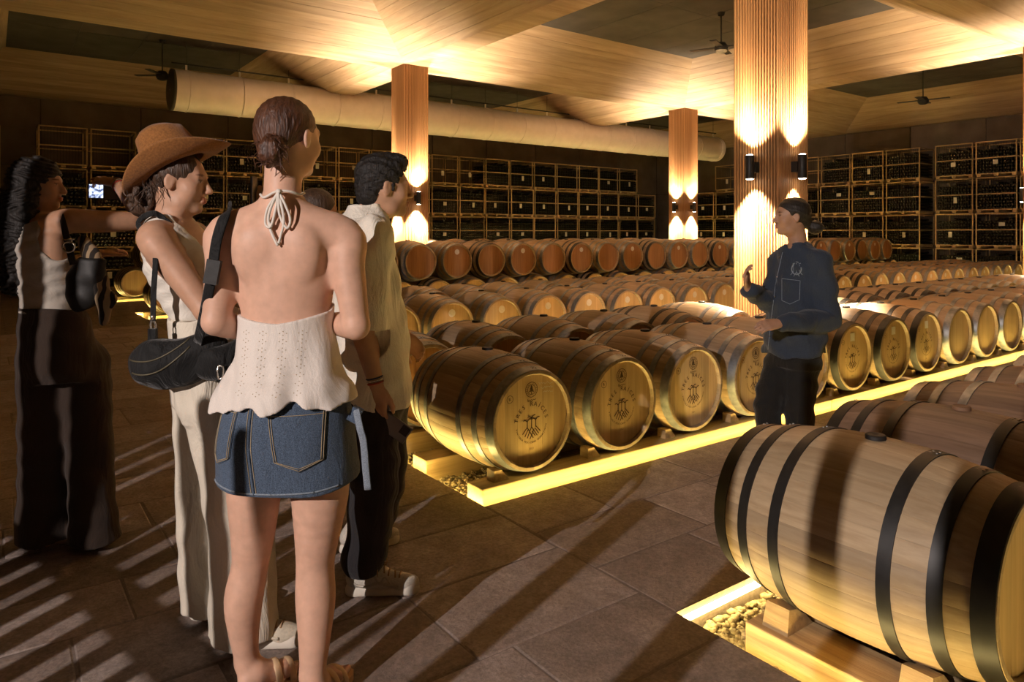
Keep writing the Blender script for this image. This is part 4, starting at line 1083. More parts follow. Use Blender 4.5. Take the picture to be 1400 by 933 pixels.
# hair swept back into a low bun
Hh = Solid.around(HA.c, (.16, .18, .17), .0045); g = HA
Hh.ell(g(0, -.024, .040), (.083, .098, .088), 0, HA.R); Hh.ell(g(0, -.070, -.005), (.062, .050, .060), .03, HA.R)
Hh.ell(g(.0, .05, -.075), (.085, .075, .092), .012, HA.R, 's')          # face opening
for sx_ in (-1, 1): Hh.ell(g(sx_*.088, .014, -.028), (.030, .032, .048), .012, HA.R, 's')   # ears stay free
bc = px(373, 207, -.088)
Hh.ell(bc, (.044, .036, .046), .015)
for k in range(7):
    a = k*.9; Hh.chain([(bc+V3(.040*math.cos(a), -.012, .044*math.sin(a)), .010), (bc+V3(.022*math.cos(a+.9), -.038, .024*math.sin(a+.9)), .010), (bc+V3(.004*math.cos(a+2), -.040, .006*math.sin(a+2)), .008)], .004)
Hh.displace(lambda X, Y, Z: .0010*np.sin(260*(X-float(bc[0]))/(.25+np.abs(Z-float(bc[2]))*4)+40*Y))
A.put(Hh, 'hair', 'hair_auburn', 1)
mb = MB(); rg = random.Random(3)
for k in range(26):
    a = rg.uniform(0, 6.28); s0 = bc+V3(.036*math.cos(a), -.02, .038*math.sin(a)); e = s0+V3(rg.uniform(-.03, .03), rg.uniform(-.02, .0), rg.uniform(-.07, .015)); mid = (s0+e)/2+V3(rg.uniform(-.015, .015), -.012, .005)
    mb.tube(bez([s0, mid, e], 5), [.0014]*10+[.0005], 4)
A.mb(mb, 'loose_strands', 'hair_auburn')
# halter top: fitted band that flares to a wavy hem
T_ = Solid((-.26, -.21, .87), (.26, .24, 1.22), .0045)
T_.loft([(1.20, .008, .02, .148, .108), (1.14, .008, .02, .146, .106), (1.06, .012, .014, .158, .112), (1.0, .014, .01, .176, .122), (.95, .016, .005, .200, .150), (.88, .018, .0, .216, .165)], 0)
xs = lambda X: X-.01
T_.clip(lambda X, Y, Z: Z-(1.150+.42*np.abs(xs(X))**1.6*1.0+np.where(xs(X) > 0, .10*xs(X), .02*np.abs(xs(X)))+np.clip(Y-.0, 0, 1)*.6))
T_.clip(lambda X, Y, Z: (.906+.006*np.sin(22*X+1)+.005*np.sin(41*X+14*Y)+.05*X)-Z)
T_.displace(lambda X, Y, Z: np.clip((1.12-Z)/.2, 0, 1)*(.0075*np.sin(34*X+9*Z+3*Y)+.005*np.sin(61*X-14*Z+1.)+.003*np.sin(100*X+22*Z+2)))
top = A.put(T_, 'halter_top', 'eyelet_cotton', 1)
# eyelets in columns and the tucked line
mb = MB()
for cx_ in (-.085, -.028, .032, .085):
    for r in range(9):
        for q, (dx, dz) in enumerate(((0, 0), (.010, .011), (-.010, .011), (0, .022))):
            z = .950+r*.024+dz*.5; p = T_.hit((cx_+dx, -.4, z), (0, 1, 0), .5, .0006)
            if p is None or z > 1.13: continue
            mb.lathe([(0, .0018), (.0002, .0001)], 6, 'Y', Matrix.Translation(Vector(p)))
A.mb(mb, 'eyelets', 'thread_tan', False, top)
# neck cord and bow
mb = MB(); mb.tube(bez([px(356, 266, -.01), px(362, 270, -.055), px(378, 262, -.075), px(396, 262, -.07), px(409, 266, -.045), px(416, 264, -.01)], 8), .0042, 6); A.mb(mb, 'neck_cord', 'cord_white')
mb = MB(); kn = px(381, 262, -.082)
for pts in ([(381, 262), (366, 285), (363, 306), (370, 310), (376, 290), (381, 263)], [(381, 262), (390, 280), (397, 300), (392, 312), (382, 292), (381, 263)], [(381, 263), (369, 288), (368, 308), (378, 333), (381, 334)], [(381, 263), (388, 300), (384, 322), (381, 333)], [(381, 262), (372, 280), (367, 300), (371, 311)]):
    mb.tube(bez([px(u, v, -.085-.006*(i % 2)-.010*min(1, (v-262)/40)) for i, (u, v) in enumerate(pts)], 8), .0040, 6)
mb.lathe([(-.008, .004), (-.004, .008), (.004, .008), (.008, .004)], 10, 'X', Matrix.Translation(Vector(kn)), True); A.mb(mb, 'bow', 'cord_white')
# denim skirt
K = Solid((-.26, -.22, .64), (.30, .22, 1.0), .0045)
K.loft([(.985, .012, .005, .150, .104), (.93, .015, .003, .172, .122), (.86, .017, 0, .192, .142), (.78, .019, 0, .205, .150), (.70, .021, 0, .210, .150), (.655, .022, 0, .213, .150)], 0, 0, 'u', 2.25)
K.clip(lambda X, Y, Z: (.660+.018*np.clip((np.abs(X-.02)-.10)/.11, 0, 1)**2)-Z, .004)
K.displace(folds([(9, 4, 28, .0022), (22, 3, -12, .0016)], 4))
skirt = A.put(K, 'denim_skirt', 'denim', 1)
def on(u, z, off=.0012, S2=K): return S2.hit((u, -.5, z), (0, 1, 0), .6, off)
def line_on(pts, r, mat, name, off=.001, par=skirt, n=14, S2=K):
    q = []
    for (x0, z0), (x1, z1) in zip(pts, pts[1:]):
        for t in np.linspace(0, 1, n): q.append(on(x0+(x1-x0)*t, z0+(z1-z0)*t, off, S2))
    q = [p for p in q if p is not None]; mb = MB(); mb.tube(q, r, 5); return A.mb(mb, name, mat, True, par)
def patch_on(poly, name, mat, off=.004, par=skirt):
    """quilted patch: poly = bottom-to-top rows of (z, xl, xr)"""
    mb = MB(); vs = []; n = 14; rows = []
    zs = np.linspace(poly[0][0], poly[-1][0], 18)
    for z in zs:
        xl = np.interp(z, [q[0] for q in poly], [q[1] for q in poly]); xr = np.interp(z, [q[0] for q in poly], [q[2] for q in poly])
        row = []
        for i in range(n+1):
            x = xl+(xr-xl)*i/n; p = on(x, z, off)
            if p is None: p = np.array((x, .0, z))
            row.append(tuple(p))
        rows.append(row)
    m_ = n+1
    for row in rows: vs += row
    fs = [(r*m_+i, r*m_+i+1, (r+1)*m_+i+1, (r+1)*m_+i) for r in range(len(rows)-1) for i in range(n)]
    mb.add(vs, fs); o = mb.build(name, mat, par, True); so = o.modifiers.new('thickness', 'SOLIDIFY'); so.thickness = .0045; so.offset = -1
    return o
hx = lambda u: (u-385)/447; hz = lambda v: 1.42-(v-319)/447
pkR = [(hz(626), hx(428), hx(430)), (hz(613), hx(397), hx(459)), (hz(548), hx(386), hx(459))]
pkL = [(hz(622), hx(312), hx(316)), (hz(611), hx(307), hx(337)), (hz(546), hx(311), hx(345))]
patch_on(pkR, 'back_pocket', 'denim'); patch_on(pkL, 'back_pocket', 'denim')
for pk in (pkR, pkL):
    for ins in (.004, .010):
        line_on([(pk[2][1]+ins, pk[2][0]-.006), (pk[1][1]+ins, pk[1][0]+.002), ((pk[0][1]+pk[0][2])/2, pk[0][0]+ins), (pk[1][2]-ins, pk[1][0]+.002), (pk[2][2]-ins, pk[2][0]-.006)], .0011, 'thread_tan', 'stitching', .0056)
    line_on([(pk[2][1]+.004, pk[2][0]-.016), (pk[2][2]-.004, pk[2][0]-.016)], .0011, 'thread_tan', 'stitching', .0056)
line_on([(hx(363), .96), (hx(364), .80), (hx(371), .668)], .0042, 'denim', 'centre_seam', .0, skirt, 20)
for o_ in (-.0075, .0075): line_on([(hx(363)+o_, .96), (hx(364)+o_, .80), (hx(371)+o_, .668)], .0012, 'thread_tan', 'stitching', .001, skirt, 20)
line_on([(-.17, .945), (0, .946), (.20, .955)], .0012, 'thread_tan', 'stitching', .001, skirt, 24)
line_on([(-.178, .684), (-.10, .672), (.02, .670), (.14, .672), (.20, .680)], .0030, 'denim_light', 'frayed_hem', .0005, skirt, 24)
# utility strap hanging at the side
mb = MB(); st = [px(487, 560, -.04), px(492, 585, -.06), px(497, 605, -.06), px(500, 640, -.055), px(503, 670, -.05)]
mb.tube(bez(st, 6), .01, 8, flat=(.022, .004, (0, 1, 0))); A.mb(mb, 'side_strap', 'denim_light', True, skirt)
mb = MB(); mb.box(-.012, .020, -.012, .014, -.022, .022, Matrix.Translation(Vector(px(484, 566, -.03))) @ Matrix.Rotation(.5, 4, 'Y')); A.mb(mb, 'strap_loop', 'denim', False, skirt)
# the crossbody bag carried by this person
bagB = empty('shoulder_bag', A.root.location, -YAW); tag(bagB, 'small black nylon bag with cord pull and carabiner, hung from wide buckled strap', 'bag')
c0 = px(298, 492, .10)
G = Solid.around(c0, (.15, .12, .13))
G.ell(c0, (.078, .055, .066), 0, roty(-.25)); G.ell(c0+V3(.035, .02, .012), (.052, .05, .058), .02); G.clip(lambda X, Y, Z: Z-(c0[2]+.045+.30*(X-c0[0])), .012)
G.displace(folds([(60, 20, 30, .002), (30, 10, 70, .002)], 8)); obj('bag_body', G.mesh('bag_body', 1), 'nylon_black', bagB)
mb = MB(); mb.tube(bez([px(270, 470, .06), px(281, 420, -.045), px(290, 372, -.085), px(296, 330, -.085), px(306, 298, -.075), px(314, 284, -.02), px(316, 284, .05), px(318, 300, .12)], 8), .01, 8, flat=(.034, .004, (0.15, 1, .1))); mb.build('strap', 'nylon_black', bagB, True)
mb = MB(); mb.box(-.020, .020, -.010, .006, -.036, .036, Matrix.Translation(Vector(px(291, 372, -.095))) @ Matrix.Rotation(.18, 4, 'Y')); mb.build('buckle', 'leather_black', bagB)
mb = MB(); mb.tube(bez([px(299, 500, .03), px(297, 508, .025), px(299, 518, .028), px(304, 516, .03), px(305, 503, .03), px(299, 500, .03)], 6), .0032, 6); mb.build('carabiner', 'silver', bagB, True)
mb = MB(); mb.tube(bez([px(301, 516, .03), px(299, 532, .028), px(298, 552, .03)], 6), .0028, 6); mb.lathe([(-.012, .005), (0, .008), (.012, .004)], 8, 'Z', Matrix.Translation(Vector(px(298, 546, .03))), True); mb.build('cord_pull', 'nylon_black', bagB, True)
def sneaker(root, heel, toe, mats=('shoe_mesh', 'shoe_sole', 'shoe_trim'), H=.085, wid=.048, lace=True, ank=None):
    heel = np.array(heel, float); toe = np.array(toe, float); d = toe-heel; L = np.linalg.norm(d); d /= L; s_ = np.array((d[1], -d[0], 0)); up = V3(0, 0, 1); z0 = heel[2]
    lo = np.minimum(heel, toe)-V3(.09, .09, 0); hi = np.maximum(heel, toe)+V3(.09, .09, 0); lo[2] = z0; hi[2] = z0+.17
    q = lambda t, s__, z: heel+d*L*t+s_*s__+up*z
    U = Solid(lo, hi, .004)
    U.cone(q(.13, 0, .060), q(.40, 0, .062), .040, .042, .02); U.cone(q(.36, 0, .066), q(.80, .004, .036), .042, .030, .03); U.cone(q(.74, .005, .036), q(.90, .005, .036), .036, .028, .02)
    U.cone(q(.16, 0, .075), q(.22, 0, .105), .036, .036, .02)
    U.clip(lambda X, Y, Z: z0+.012-Z); sh = obj('sneaker', U.mesh('sneaker', 1), mats[0], root)
    B2 = Solid(lo, hi, .004)
    B2.cone(q(.12, 0, .014), q(.45, -.002, .014), .040, .036, .02); B2.cone(q(.45, 0, .014), q(.86, .004, .016), .036, .040, .02)
    B2.clip(lambda X, Y, Z: np.maximum(z0-Z, Z-(z0+.036+.010*np.sin(((X-heel[0])*d[0]+(Y-heel[1])*d[1])/L*9))), .004); obj('sole', B2.mesh('sole', 1), mats[1], sh)
    for sg in (-1, 1):
        mb = MB(); pts = []
        for t, z in ((.06, .075), (.16, .050), (.30, .046), (.44, .060), (.56, .046), (.72, .040)):
            p = U.hit(q(t, sg*.12, z), -s_*sg, .15, .0005)
            if p is not None: pts.append(p)
        if len(pts) > 2: mb.tube(bez(pts, 5), .0055, 6); mb.build('side_trim', mats[2], sh, True)
        mb = MB(); pts = []
        for t, z in ((.40, .085), (.46, .055), (.54, .075), (.62, .042)):
            p = U.hit(q(t, sg*.12, z), -s_*sg, .15, .0005)
            if p is not None: pts.append(p)
        if len(pts) > 2: mb.tube(bez(pts, 5), .0040, 6); mb.build('side_trim', mats[2], sh, True)
    if lace:
        mb = MB()
        for i in range(5):
            t = .44+i*.075; pts = []
            for s__ in np.linspace(-.030, .030, 7):
                p = U.hit(q(t+.01*(1 if i % 2 else -1)*s__/.03, s__, .2), (0, 0, -1), .2, .001)
                if p is not None: pts.append(p)
            if len(pts) > 2: mb.tube(pts, .0032, 5)
        p0 = U.hit(q(.44, 0, .2), (0, 0, -1), .2, .002)
        if p0 is not None:
            for sg in (-1, 1): mb.tube(bez([p0, p0+s_*sg*.03+up*.018, p0+s_*sg*.052-up*.012, p0+s_*sg*.04-up*.035], 5), .0026, 5); mb.tube(bez([p0, p0+s_*sg*.022+d*.02+up*.02, p0+s_*sg*.010+d*.03, p0], 5), .0024, 5)
        mb.build('laces', 'lace_tan', sh, True)
    return sh

# ------------------------------------------------------------------ the person in the cowboy hat
Bp = Person(310, 868, 'person in brown cowboy hat, white crop tank and cream wide trousers, facing the barrels')
px = Bp.px
HB = HeadFrame(px(246, 249, .0), -1.50, -.06, 0, .98)
S1 = Solid((-.36, -.30, 0), (.32, .34, 1.72), .006)
S1.loft([(1.475, -.195, 0, .055, .07), (1.45, -.19, 0, .072, .12), (1.415, -.18, 0, .088, .165), (1.36, -.165, 0, .100, .168), (1.27, -.142, 0, .112, .155), (1.18, -.108, 0, .098, .138), (1.11, -.082, 0, .090, .132), (1.02, -.058, 0, .108, .160), (.92, -.045, 0, .122, .175), (.80, -.035, 0, .11, .16)], 0)
S1.ell((-.085, -.07, 1.285), (.06, .06, .06), .03); S1.ell((-.085, .07, 1.285), (.06, .06, .06), .03)
add_head(S1, HB, V3(-.195, 0, 1.44), .054)
for sd, el, wr in ((-1, px(283, 425, -.18), px(345, 440, -.02)), (1, px(285, 425, .17), px(350, 430, .10))):
    sh = V3(-.178, sd*.155, 1.402); S1.chain([(V3(-.18, sd*.06, 1.41), .05), (sh, .054), (sh+(el-sh)*.4, .049), (el, .039)], .028); S1.chain([(el, .039), (el+(wr-el)*.3, .039), (wr, .026)], .012)
    add_hand(S1, wr, (wr-el), (0, 0, 1), -sd, (.5, .5, .55, .6), .6, .95)
LB = [(px(287, 500, -.085), .11), (px(325, 690, -.085), .065), (px(333, 850, -.06), .036)]; LBf = [(px(287, 500, .09), .11), (px(283, 680, .10), .065), (px(285, 840, .12), .036)]
S1.chain(LB, .02); S1.chain(LBf, .02)
Bp.put(S1, 'body', 'skin_warm', 2, lambda P_: head_tint(HB, P_))
# crop tank
T2 = Solid((-.32, -.22, 1.10), (-.0, .22, 1.50), .0045)
T2.loft([(1.49, -.195, 0, .062, .078), (1.45, -.19, 0, .080, .128), (1.415, -.18, 0, .095, .17), (1.36, -.165, 0, .107, .172), (1.27, -.142, 0, .119, .160), (1.18, -.108, 0, .106, .144), (1.125, -.088, 0, .098, .140)], 0)
T2.ell((-.085, -.07, 1.285), (.066, .066, .066), .03); T2.ell((-.085, .07, 1.285), (.066, .066, .066), .03)
T2.ell((-.10, 0, 1.475), (.105, .085, .105), .01, None, 's'); T2.ell((-.215, 0, 1.50), (.09, .078, .085), .01, None, 's')
for sd in (-1, 1): T2.ell((-.150, sd*.195, 1.385), (.082, .080, .125), .006, roty(-.25), 's')
T2.clip(lambda X, Y, Z: 1.128+.01*np.sin(20*X)-Z, .003)
T2.displace(lambda X, Y, Z: .0022*np.sin(70*Z+22*X+2*np.sin(9*X))+.0016*np.sin(120*Z-40*X))
Bp.put(T2, 'tank_top', 'rib_white', 1)
# wide trousers
P1 = Solid((-.26, -.28, .02), (.30, .32, 1.13), .006)
P1.loft([(1.115, -.075, 0, .105, .148), (1.02, -.055, 0, .122, .172), (.92, -.042, 0, .135, .188), (.84, -.035, 0, .130, .185), (.80, -.03, 0, .10, .17)], 0)
P1.chain([(px(290, 510, -.085), .120), (px(318, 620, -.085), .112), (px(330, 700, -.085), .108), (px(334, 800, -.07), .105), (px(333, 872, -.06), .108)], .03); P1.chain([(px(287, 510, .09), .118), (px(283, 640, .10), .098), (px(283, 740, .11), .088), (px(286, 838, .12), .088)], .03)
P1.clip(lambda X, Y, Z: .045-Z); P1.displace(folds([(30, 30, 2, .0045), (52, -34, -3, .0035), (12, 8, 40, .0022), (80, 20, 6, .0018)], 5))
tr = Bp.put(P1, 'wide_trousers', 'trouser_cream', 1)
mb = MB(); mb.tube(bez([V3(-.19, -.02, 1.105), V3(-.12, -.142, 1.105), V3(-.02, -.13, 1.10), V3(.04, -.02, 1.10)], 8), .008, 8, flat=(.034, .006, (-.5, -1, 0))); mb.build('waistband', 'trouser_cream', tr, True)
sneaker(Bp.root, px(303, 880, -.075)*V3(1, 1, 0), px(303, 880, -.075)*V3(1, 1, 0)+V3(.275, .03, 0), ('shoe_cream', 'shoe_sole', 'shoe_cream'))
sneaker(Bp.root, px(262, 868, .11)*V3(1, 1, 0), px(262, 868, .11)*V3(1, 1, 0)+V3(.25, .09, 0), ('shoe_cream', 'shoe_sole', 'shoe_cream'), lace=False)
# hair gathered at the nape
H2 = Solid.around(HB.c+V3(-.03, 0, -.02), (.20, .16, .20)); g = HB
H2.ell(g(0, -.022, .036), (.083, .098, .090), 0, HB.R); H2.ell(g(0, .062, -.055), (.09, .062, .088), .012, HB.R, 's')
for sx_ in (-1, 1): H2.ell(g(sx_*.088, .006, -.02), (.025, .022, .036), .01, HB.R, 's')
H2.ell(g(0, -.085, -.055), (.045, .045, .055), .03, HB.R); H2.ell(g(.0, -.125, -.090), (.042, .046, .045), .02, HB.R)
rg = random.Random(9)
for k in range(22):
    a = g(rg.uniform(-.05, .06), -.10+rg.uniform(-.03, .03), -.06+rg.uniform(-.02, .03)); b = a+V3(rg.uniform(-.055, .03), rg.uniform(-.04, .04), rg.uniform(-.075, -.02)); H2.chain([(a, .010), ((a+b)/2+V3(rg.uniform(-.015, .015), 0, .0), .008), (b, .003)], .006)
H2.displace(lambda X, Y, Z: .0022*np.sin(200*X+90*Z)+.0015*np.sin(150*Y+60*Z)); hb = Bp.put(H2, 'hair', 'hair_brown', 1)
mb = MB()
for k in range(30):
    a = g(rg.uniform(.03, .075), rg.uniform(-.13, -.03), rg.uniform(-.03, .03)); b = a+V3(rg.uniform(-.03, .03), rg.uniform(-.03, .01), rg.uniform(-.09, -.03)); mb.tube(bez([a, (a+b)/2+V3(rg.uniform(-.02, .02), -.01, 0), b], 5), .0011, 4)
mb.build('loose_strands', 'hair_brown', hb, True)
# cowboy hat (modelled upright, then tipped back)
hat_c = g(0, -.014, .058); Rh = rotz(-1.50) @ rotx(.50)
def hatpt(x, y, z): return tuple(hat_c+Rh @ np.array((x, y, z)))
mb = MB(); nth, rows = 48, []
prof = [(.098, .0), (.103, -.002), (.118, -.006), (.138, -.006), (.160, -.001), (.178, .006), (.182, .009)]
for (r, z) in prof:
    row = []
    for i in range(nth):
        a = 2*PI*i/nth; cs, sn = math.cos(a), math.sin(a); f = (r-.098)/.084
        row.append(hatpt(r*cs*(.86-.04*f), r*sn*(1.03+.06*f), z+.052*f**1.6*cs*cs-.022*f*abs(sn)**2))
    rows.append(row)
cro = []
for (r, z, pin) in ((.098, .0, 0), (.097, .03, 0), (.094, .065, .0), (.088, .10, .3), (.080, .136, .7), (.062, .152, 1.), (.034, .136, 1.), (.006, .120, 1.)):
    row = []
    for i in range(nth):
        a = 2*PI*i/nth; cs, sn = math.cos(a), math.sin(a); px_ = 1-.22*pin*max(0, sn)
        row.append(hatpt(r*cs*.86*px_, r*sn*1.03, z-.016*pin*max(0, sn)**2-.004*pin*(1-abs(cs))))
    cro.append(row)
allr = rows[::-1]+cro; vs = [p for r in allr for p in r]
fs = [(k*nth+i, k*nth+(i+1) % nth, (k+1)*nth+(i+1) % nth, (k+1)*nth+i) for k in range(len(allr)-1) for i in range(nth)]; fs.append(tuple((len(allr)-1)*nth+i for i in range(nth)))
mb.add(vs, fs); hat = mb.build('cowboy_hat', 'suede_brown', Bp.root, True); so = hat.modifiers.new('felt', 'SOLIDIFY'); so.thickness = .0035
mb = MB(); mb.tube([hatpt(.0995*math.cos(2*PI*i/40)*.865, .0995*math.sin(2*PI*i/40)*1.035, .012) for i in range(40)], .004, 6, True, flat=None); mb.build('hat_band', 'suede_brown', hat, True)
for i in range(18):
    a = 2*PI*i/18+.1; f = .93; r = .098+.084*f; cs, sn = math.cos(a), math.sin(a)
    p = hatpt(r*cs*(.86-.04*f), r*sn*(1.03+.06*f), .0075+.052*f**1.6*cs*cs-.022*f*sn*sn+.002)
    mb = MB(); mb.lathe([(-.0045, .001), (-.003, .0035), (0, .0048), (.003, .0035), (.0045, .001)], 8, 'Z', Matrix.Translation(p), True); mb.build('pearl_stud', 'pearl', hat, True)
plain('zip_dark', (.10, .085, .05), .5, .3)
# the crescent bag of this person
bagA = empty('shoulder_bag', Bp.root.location, -YAW); tag(bagA, 'large black crescent bag with two curved zips, hung on a thin strap', 'bag')
c0 = px(248, 488, -.22); G = Solid.around(c0, (.24, .12, .18)); Rr = roty(-.22)
G.ell(c0, (.155, .055, .088), 0, Rr); G.ell(c0+V3(-.06, 0, -.02), (.10, .055, .075), .03); G.ell(c0+V3(.01, 0, .125), (.20, .12, .062), .02, Rr, 's')
G.displace(folds([(50, 20, 34, .0028), (26, 10, -60, .0028)], 3)); obj('bag_body', G.mesh('bag_body', 1), 'nylon_black', bagA)
for (dz, x0, x1) in ((.006, -.148, .06), (-.034, -.135, .05)):
    pts = []
    for t in np.linspace(0, 1, 14):
        x = x0+(x1-x0)*t; z = dz+.085*t*t-.012*math.sin(PI*t)-.01; p = G.hit(c0+V3(x, -.25, z), (0, 1, 0), .4, .0005)
        if p is not None: pts.append(p)
    mb = MB(); mb.tube(pts, .0028, 6); mb.build('zip', 'zip_dark', bagA, True)
tp = px(209, 452, -.22)
mb = MB(); mb.tube(bez([tp+V3(0, 0, .03), px(210, 400, -.22), px(211, 340, -.205), V3(-.245, -.13, 1.45), V3(-.20, -.115, 1.487), V3(-.15, -.10, 1.45)], 8), .01, 8, flat=(.020, .003, (0.1, 1, 0))); mb.build('strap', 'nylon_black', bagA, True)
mb = MB(); mb.tube(bez([tp+V3(0, 0, .035), tp+V3(-.008, 0, .02), tp+V3(-.004, 0, .0), tp+V3(.006, 0, 0), tp+V3(.008, 0, .02), tp+V3(0, 0, .035)], 5), .003, 6); mb.lathe([(.03, .005), (.045, .007), (.05, .004)], 8, 'Z', Matrix.Translation(Vector(tp)), True); mb.build('swivel_clip', 'silver', bagA, True)
mb = MB(); mb.box(-.012, .012, -.008, .008, -.03, .006, Matrix.Translation(Vector(tp))); mb.build('tab', 'nylon_black', bagA)

# ------------------------------------------------------------------ the man in the linen shirt
Cp = Person(510, 797, 'person with short black hair and beard in white linen shirt and dark trousers')
px = Cp.px; YC = -1.18
HC = HeadFrame(px(526, 257, .02), YC, .0, 0, 1.03)
S1 = Solid((-.34, -.34, 0), (.30, .46, 1.82), .006)
nb = px(505, 300, .02)
tc = [(1.50, -.03, .01, .07, .065), (1.46, -.04, .01, .13, .080), (1.42, -.045, .01, .185, .098), (1.34, -.05, .01, .195, .112), (1.22, -.04, .01, .18, .115), (1.05, -.022, .01, .165, .115), (.90, -.02, .01, .17, .12), (.78, -.02, .01, .165, .12)]
S1.loft(tc, 0, YC); add_head(S1, HC, nb, .062, False)
sdir = V3(math.cos(YC), math.sin(YC), 0); fdir = V3(-math.sin(YC), math.cos(YC), 0)
shN = V3(-.045, .01, 1.41)+sdir*.185; elN = px(497, 452, -.18); wrN = px(515, 527, -.175)
S1.chain([(shN, .058), (shN+(elN-shN)*.4, .052), (elN, .042), (elN+(wrN-elN)*.3, .043), (wrN, .029)], .02)
qh, Bh, tips = add_hand(S1, wrN, px(516, 590, -.17)-wrN, (-.35, -1, .0), -1, (.42, .38, .38, .42), .5, 1.05, .02, .005, .5)
shF = V3(-.045, .01, 1.41)-sdir*.185; elF = shF+V3(.04, .05, -.28); wrF = elF+V3(.16, .02, -.16)
S1.chain([(shF, .058), (elF, .042), (wrF, .029)], .02); add_hand(S1, wrF, wrF-elF, (0, 1, .4), -1, (.5, .5, .5, .5))
anN, anF = px(494, 768, -.08), px(508, 745, .27)
S1.chain([(V3(-.02, -.08, .78), .09), (px(508, 670, -.07), .06), (anN, .038)], .02); S1.chain([(V3(-.01, .10, .78), .09), (px(518, 660, .14), .06), (anF, .038)], .02)
def man_tint(P_):
    T = head_tint(HC, P_, (.72, .40, .36), (.16, .11, .09)); q = HC.inv(P_)
    d = np.sqrt(((q[:, 0])/.075)**2+((q[:, 1]-.045)/.072)**2+((q[:, 2]+.075)/.050)**2); w_ = np.clip((1.05-d)/.25, 0, 1)*np.clip((q[:, 1]+.012)/.02, 0, 1)
    lip = np.exp(-((q[:, 0]/.022)**2+((q[:, 2]+.062)/.010)**2)); w_ = (w_*(1-lip)*.62)[:, None]
    return T*(1-w_)+T*np.array((.38, .33, .30))*w_
Cp.put(S1, 'body', 'skin_olive', 2, man_tint)
H3 = Solid.around(HC.c, (.19, .19, .19), .0045); g = HC
H3.ell(g(0, -.018, .048), (.086, .104, .094), 0, HC.R); H3.ell(g(0, .046, .104), (.060, .046, .034), .03, HC.R); H3.ell(g(0, -.06, -.025), (.070, .055, .062), .03, HC.R)
H3.ell(g(0, .085, -.035), (.10, .075, .110), .010, HC.R, 's'); H3.ell(g(0, -.03, -.125), (.10, .10, .045), .012, HC.R, 's')
for sx_ in (-1, 1): H3.ell(g(sx_*.090, -.002, -.022), (.026, .024, .042), .010, HC.R, 's'); H3.ell(g(sx_*.070, .018, .004), (.006, .008, .022), .006, HC.R)
H3.displace(lambda X, Y, Z: .0035*np.sin(110*X+30*np.sin(60*Z))*np.sin(95*Z+20*np.sin(70*Y))+.0025*np.sin(160*Y+100*Z)); Cp.put(H3, 'hair', 'hair_black', 0)
# linen shirt
T3 = Solid((-.36, -.36, .70), (.30, .36, 1.56), .005)
T3.loft([(1.525, -.028, .01, .078, .074), (1.485, -.036, .01, .120, .090), (1.44, -.045, .01, .188, .108), (1.34, -.050, .01, .205, .122), (1.22, -.038, .01, .195, .128), (1.05, -.018, .01, .192, .140), (.90, -.014, .01, .200, .150), (.74, -.012, .01, .205, .155)], 0, YC)
T3.chain([(shN-sdir*.005+V3(0, 0, -.004), .076), (shN+(elN-shN)*.45+sdir*.01, .075), (shN+(elN-shN)*1.0+sdir*.01, .072)], .03)
T3.chain([(shF, .074), (shF+(elF-shF)*.9, .072)], .03)
T3.clip(lambda X, Y, Z: (.752+.012*np.sin(12*X+3))-Z, .003)
cut = shN+(elN-shN)*.98; cd = (elN-shN)/np.linalg.norm(elN-shN)
ff = folds([(26, 20, 12, .0042), (44, -18, 26, .0034), (14, 30, -44, .0028), (80, 30, 20, .0015)], 6); T3.displace(lambda X, Y, Z: ff(X, Y, Z)+.002)
T3.ell(nb+fdir*.060+V3(0, 0, .05), (.042, .042, .09), .01, None, 's')
# end the near sleeve just above the elbow
X = T3.ax[0][:, None, None]; Y = T3.ax[1][None, :, None]; Z = T3.ax[2][None, None, :]
pl = (X-cut[0])*cd[0]+(Y-cut[1])*cd[1]+(Z-cut[2])*cd[2]; near = (X-cut[0])**2+(Y-cut[1])**2+(Z-cut[2]+.03)**2 < .10**2
side = ((X+.03)*sdir[0]+(Y-.01)*sdir[1]) > .175
T3.D = np.where(np.broadcast_to(near & side, T3.D.shape), np.maximum(T3.D, pl), T3.D).astype(np.float32)
# vent notch at the side hem
vn = V3(-.03, .01, .76)+sdir*.2
T3.cone(vn+V3(.02, 0, -.01), vn+V3(.02, 0, .05), .028, .002, .004, None, 's')
shirt = Cp.put(T3, 'linen_shirt', 'linen_white', 1)
cl = [nb+V3(-.060, -.035, .020), nb+V3(-.045, -.068, .010), nb+V3(.0, -.075, -.012), nb+V3(.050, -.060, -.050), nb+V3(.075, -.03, -.10)]
mb = MB(); mb.tube(bez(cl, 8), .01, 10, flat=(.052, .007, lambda i, p: (Vector((p[0], p[1], 0))-Vector((nb[0], nb[1], -.08))))); mb.build('collar', 'linen_white', shirt, True)
# trousers
P3 = Solid((-.30, -.30, .02), (.28, .46, .95), .006)
P3.loft([(.90, -.02, .01, .175, .128), (.80, -.02, .01, .185, .14), (.72, -.015, .01, .175, .14), (.66, -.01, .01, .15, .12)], 0, YC)
P3.chain([(V3(-.01, -.09, .74), .105), (px(512, 640, -.09), .098), (px(507, 700, -.09), .088), (px(497, 766, -.08), .080)], .03); P3.chain([(V3(.02, .10, .74), .105), (px(524, 640, .12), .092), (px(516, 690, .19), .086), (px(508, 742, .27), .078)], .03)
P3.clip(lambda X, Y, Z: .085-Z); P3.displace(folds([(20, 20, 16, .004), (10, 14, 48, .004)], 7)); Cp.put(P3, 'trousers', 'trouser_navy', 1)
hN = px(474, 797, -.085)*V3(1, 1, 0); sneaker(Cp.root, hN, hN+V3(.285, .02, 0))
hF = px(466, 757, .27)*V3(1, 1, 0); sneaker(Cp.root, hF, hF+V3(.235, .13, 0))
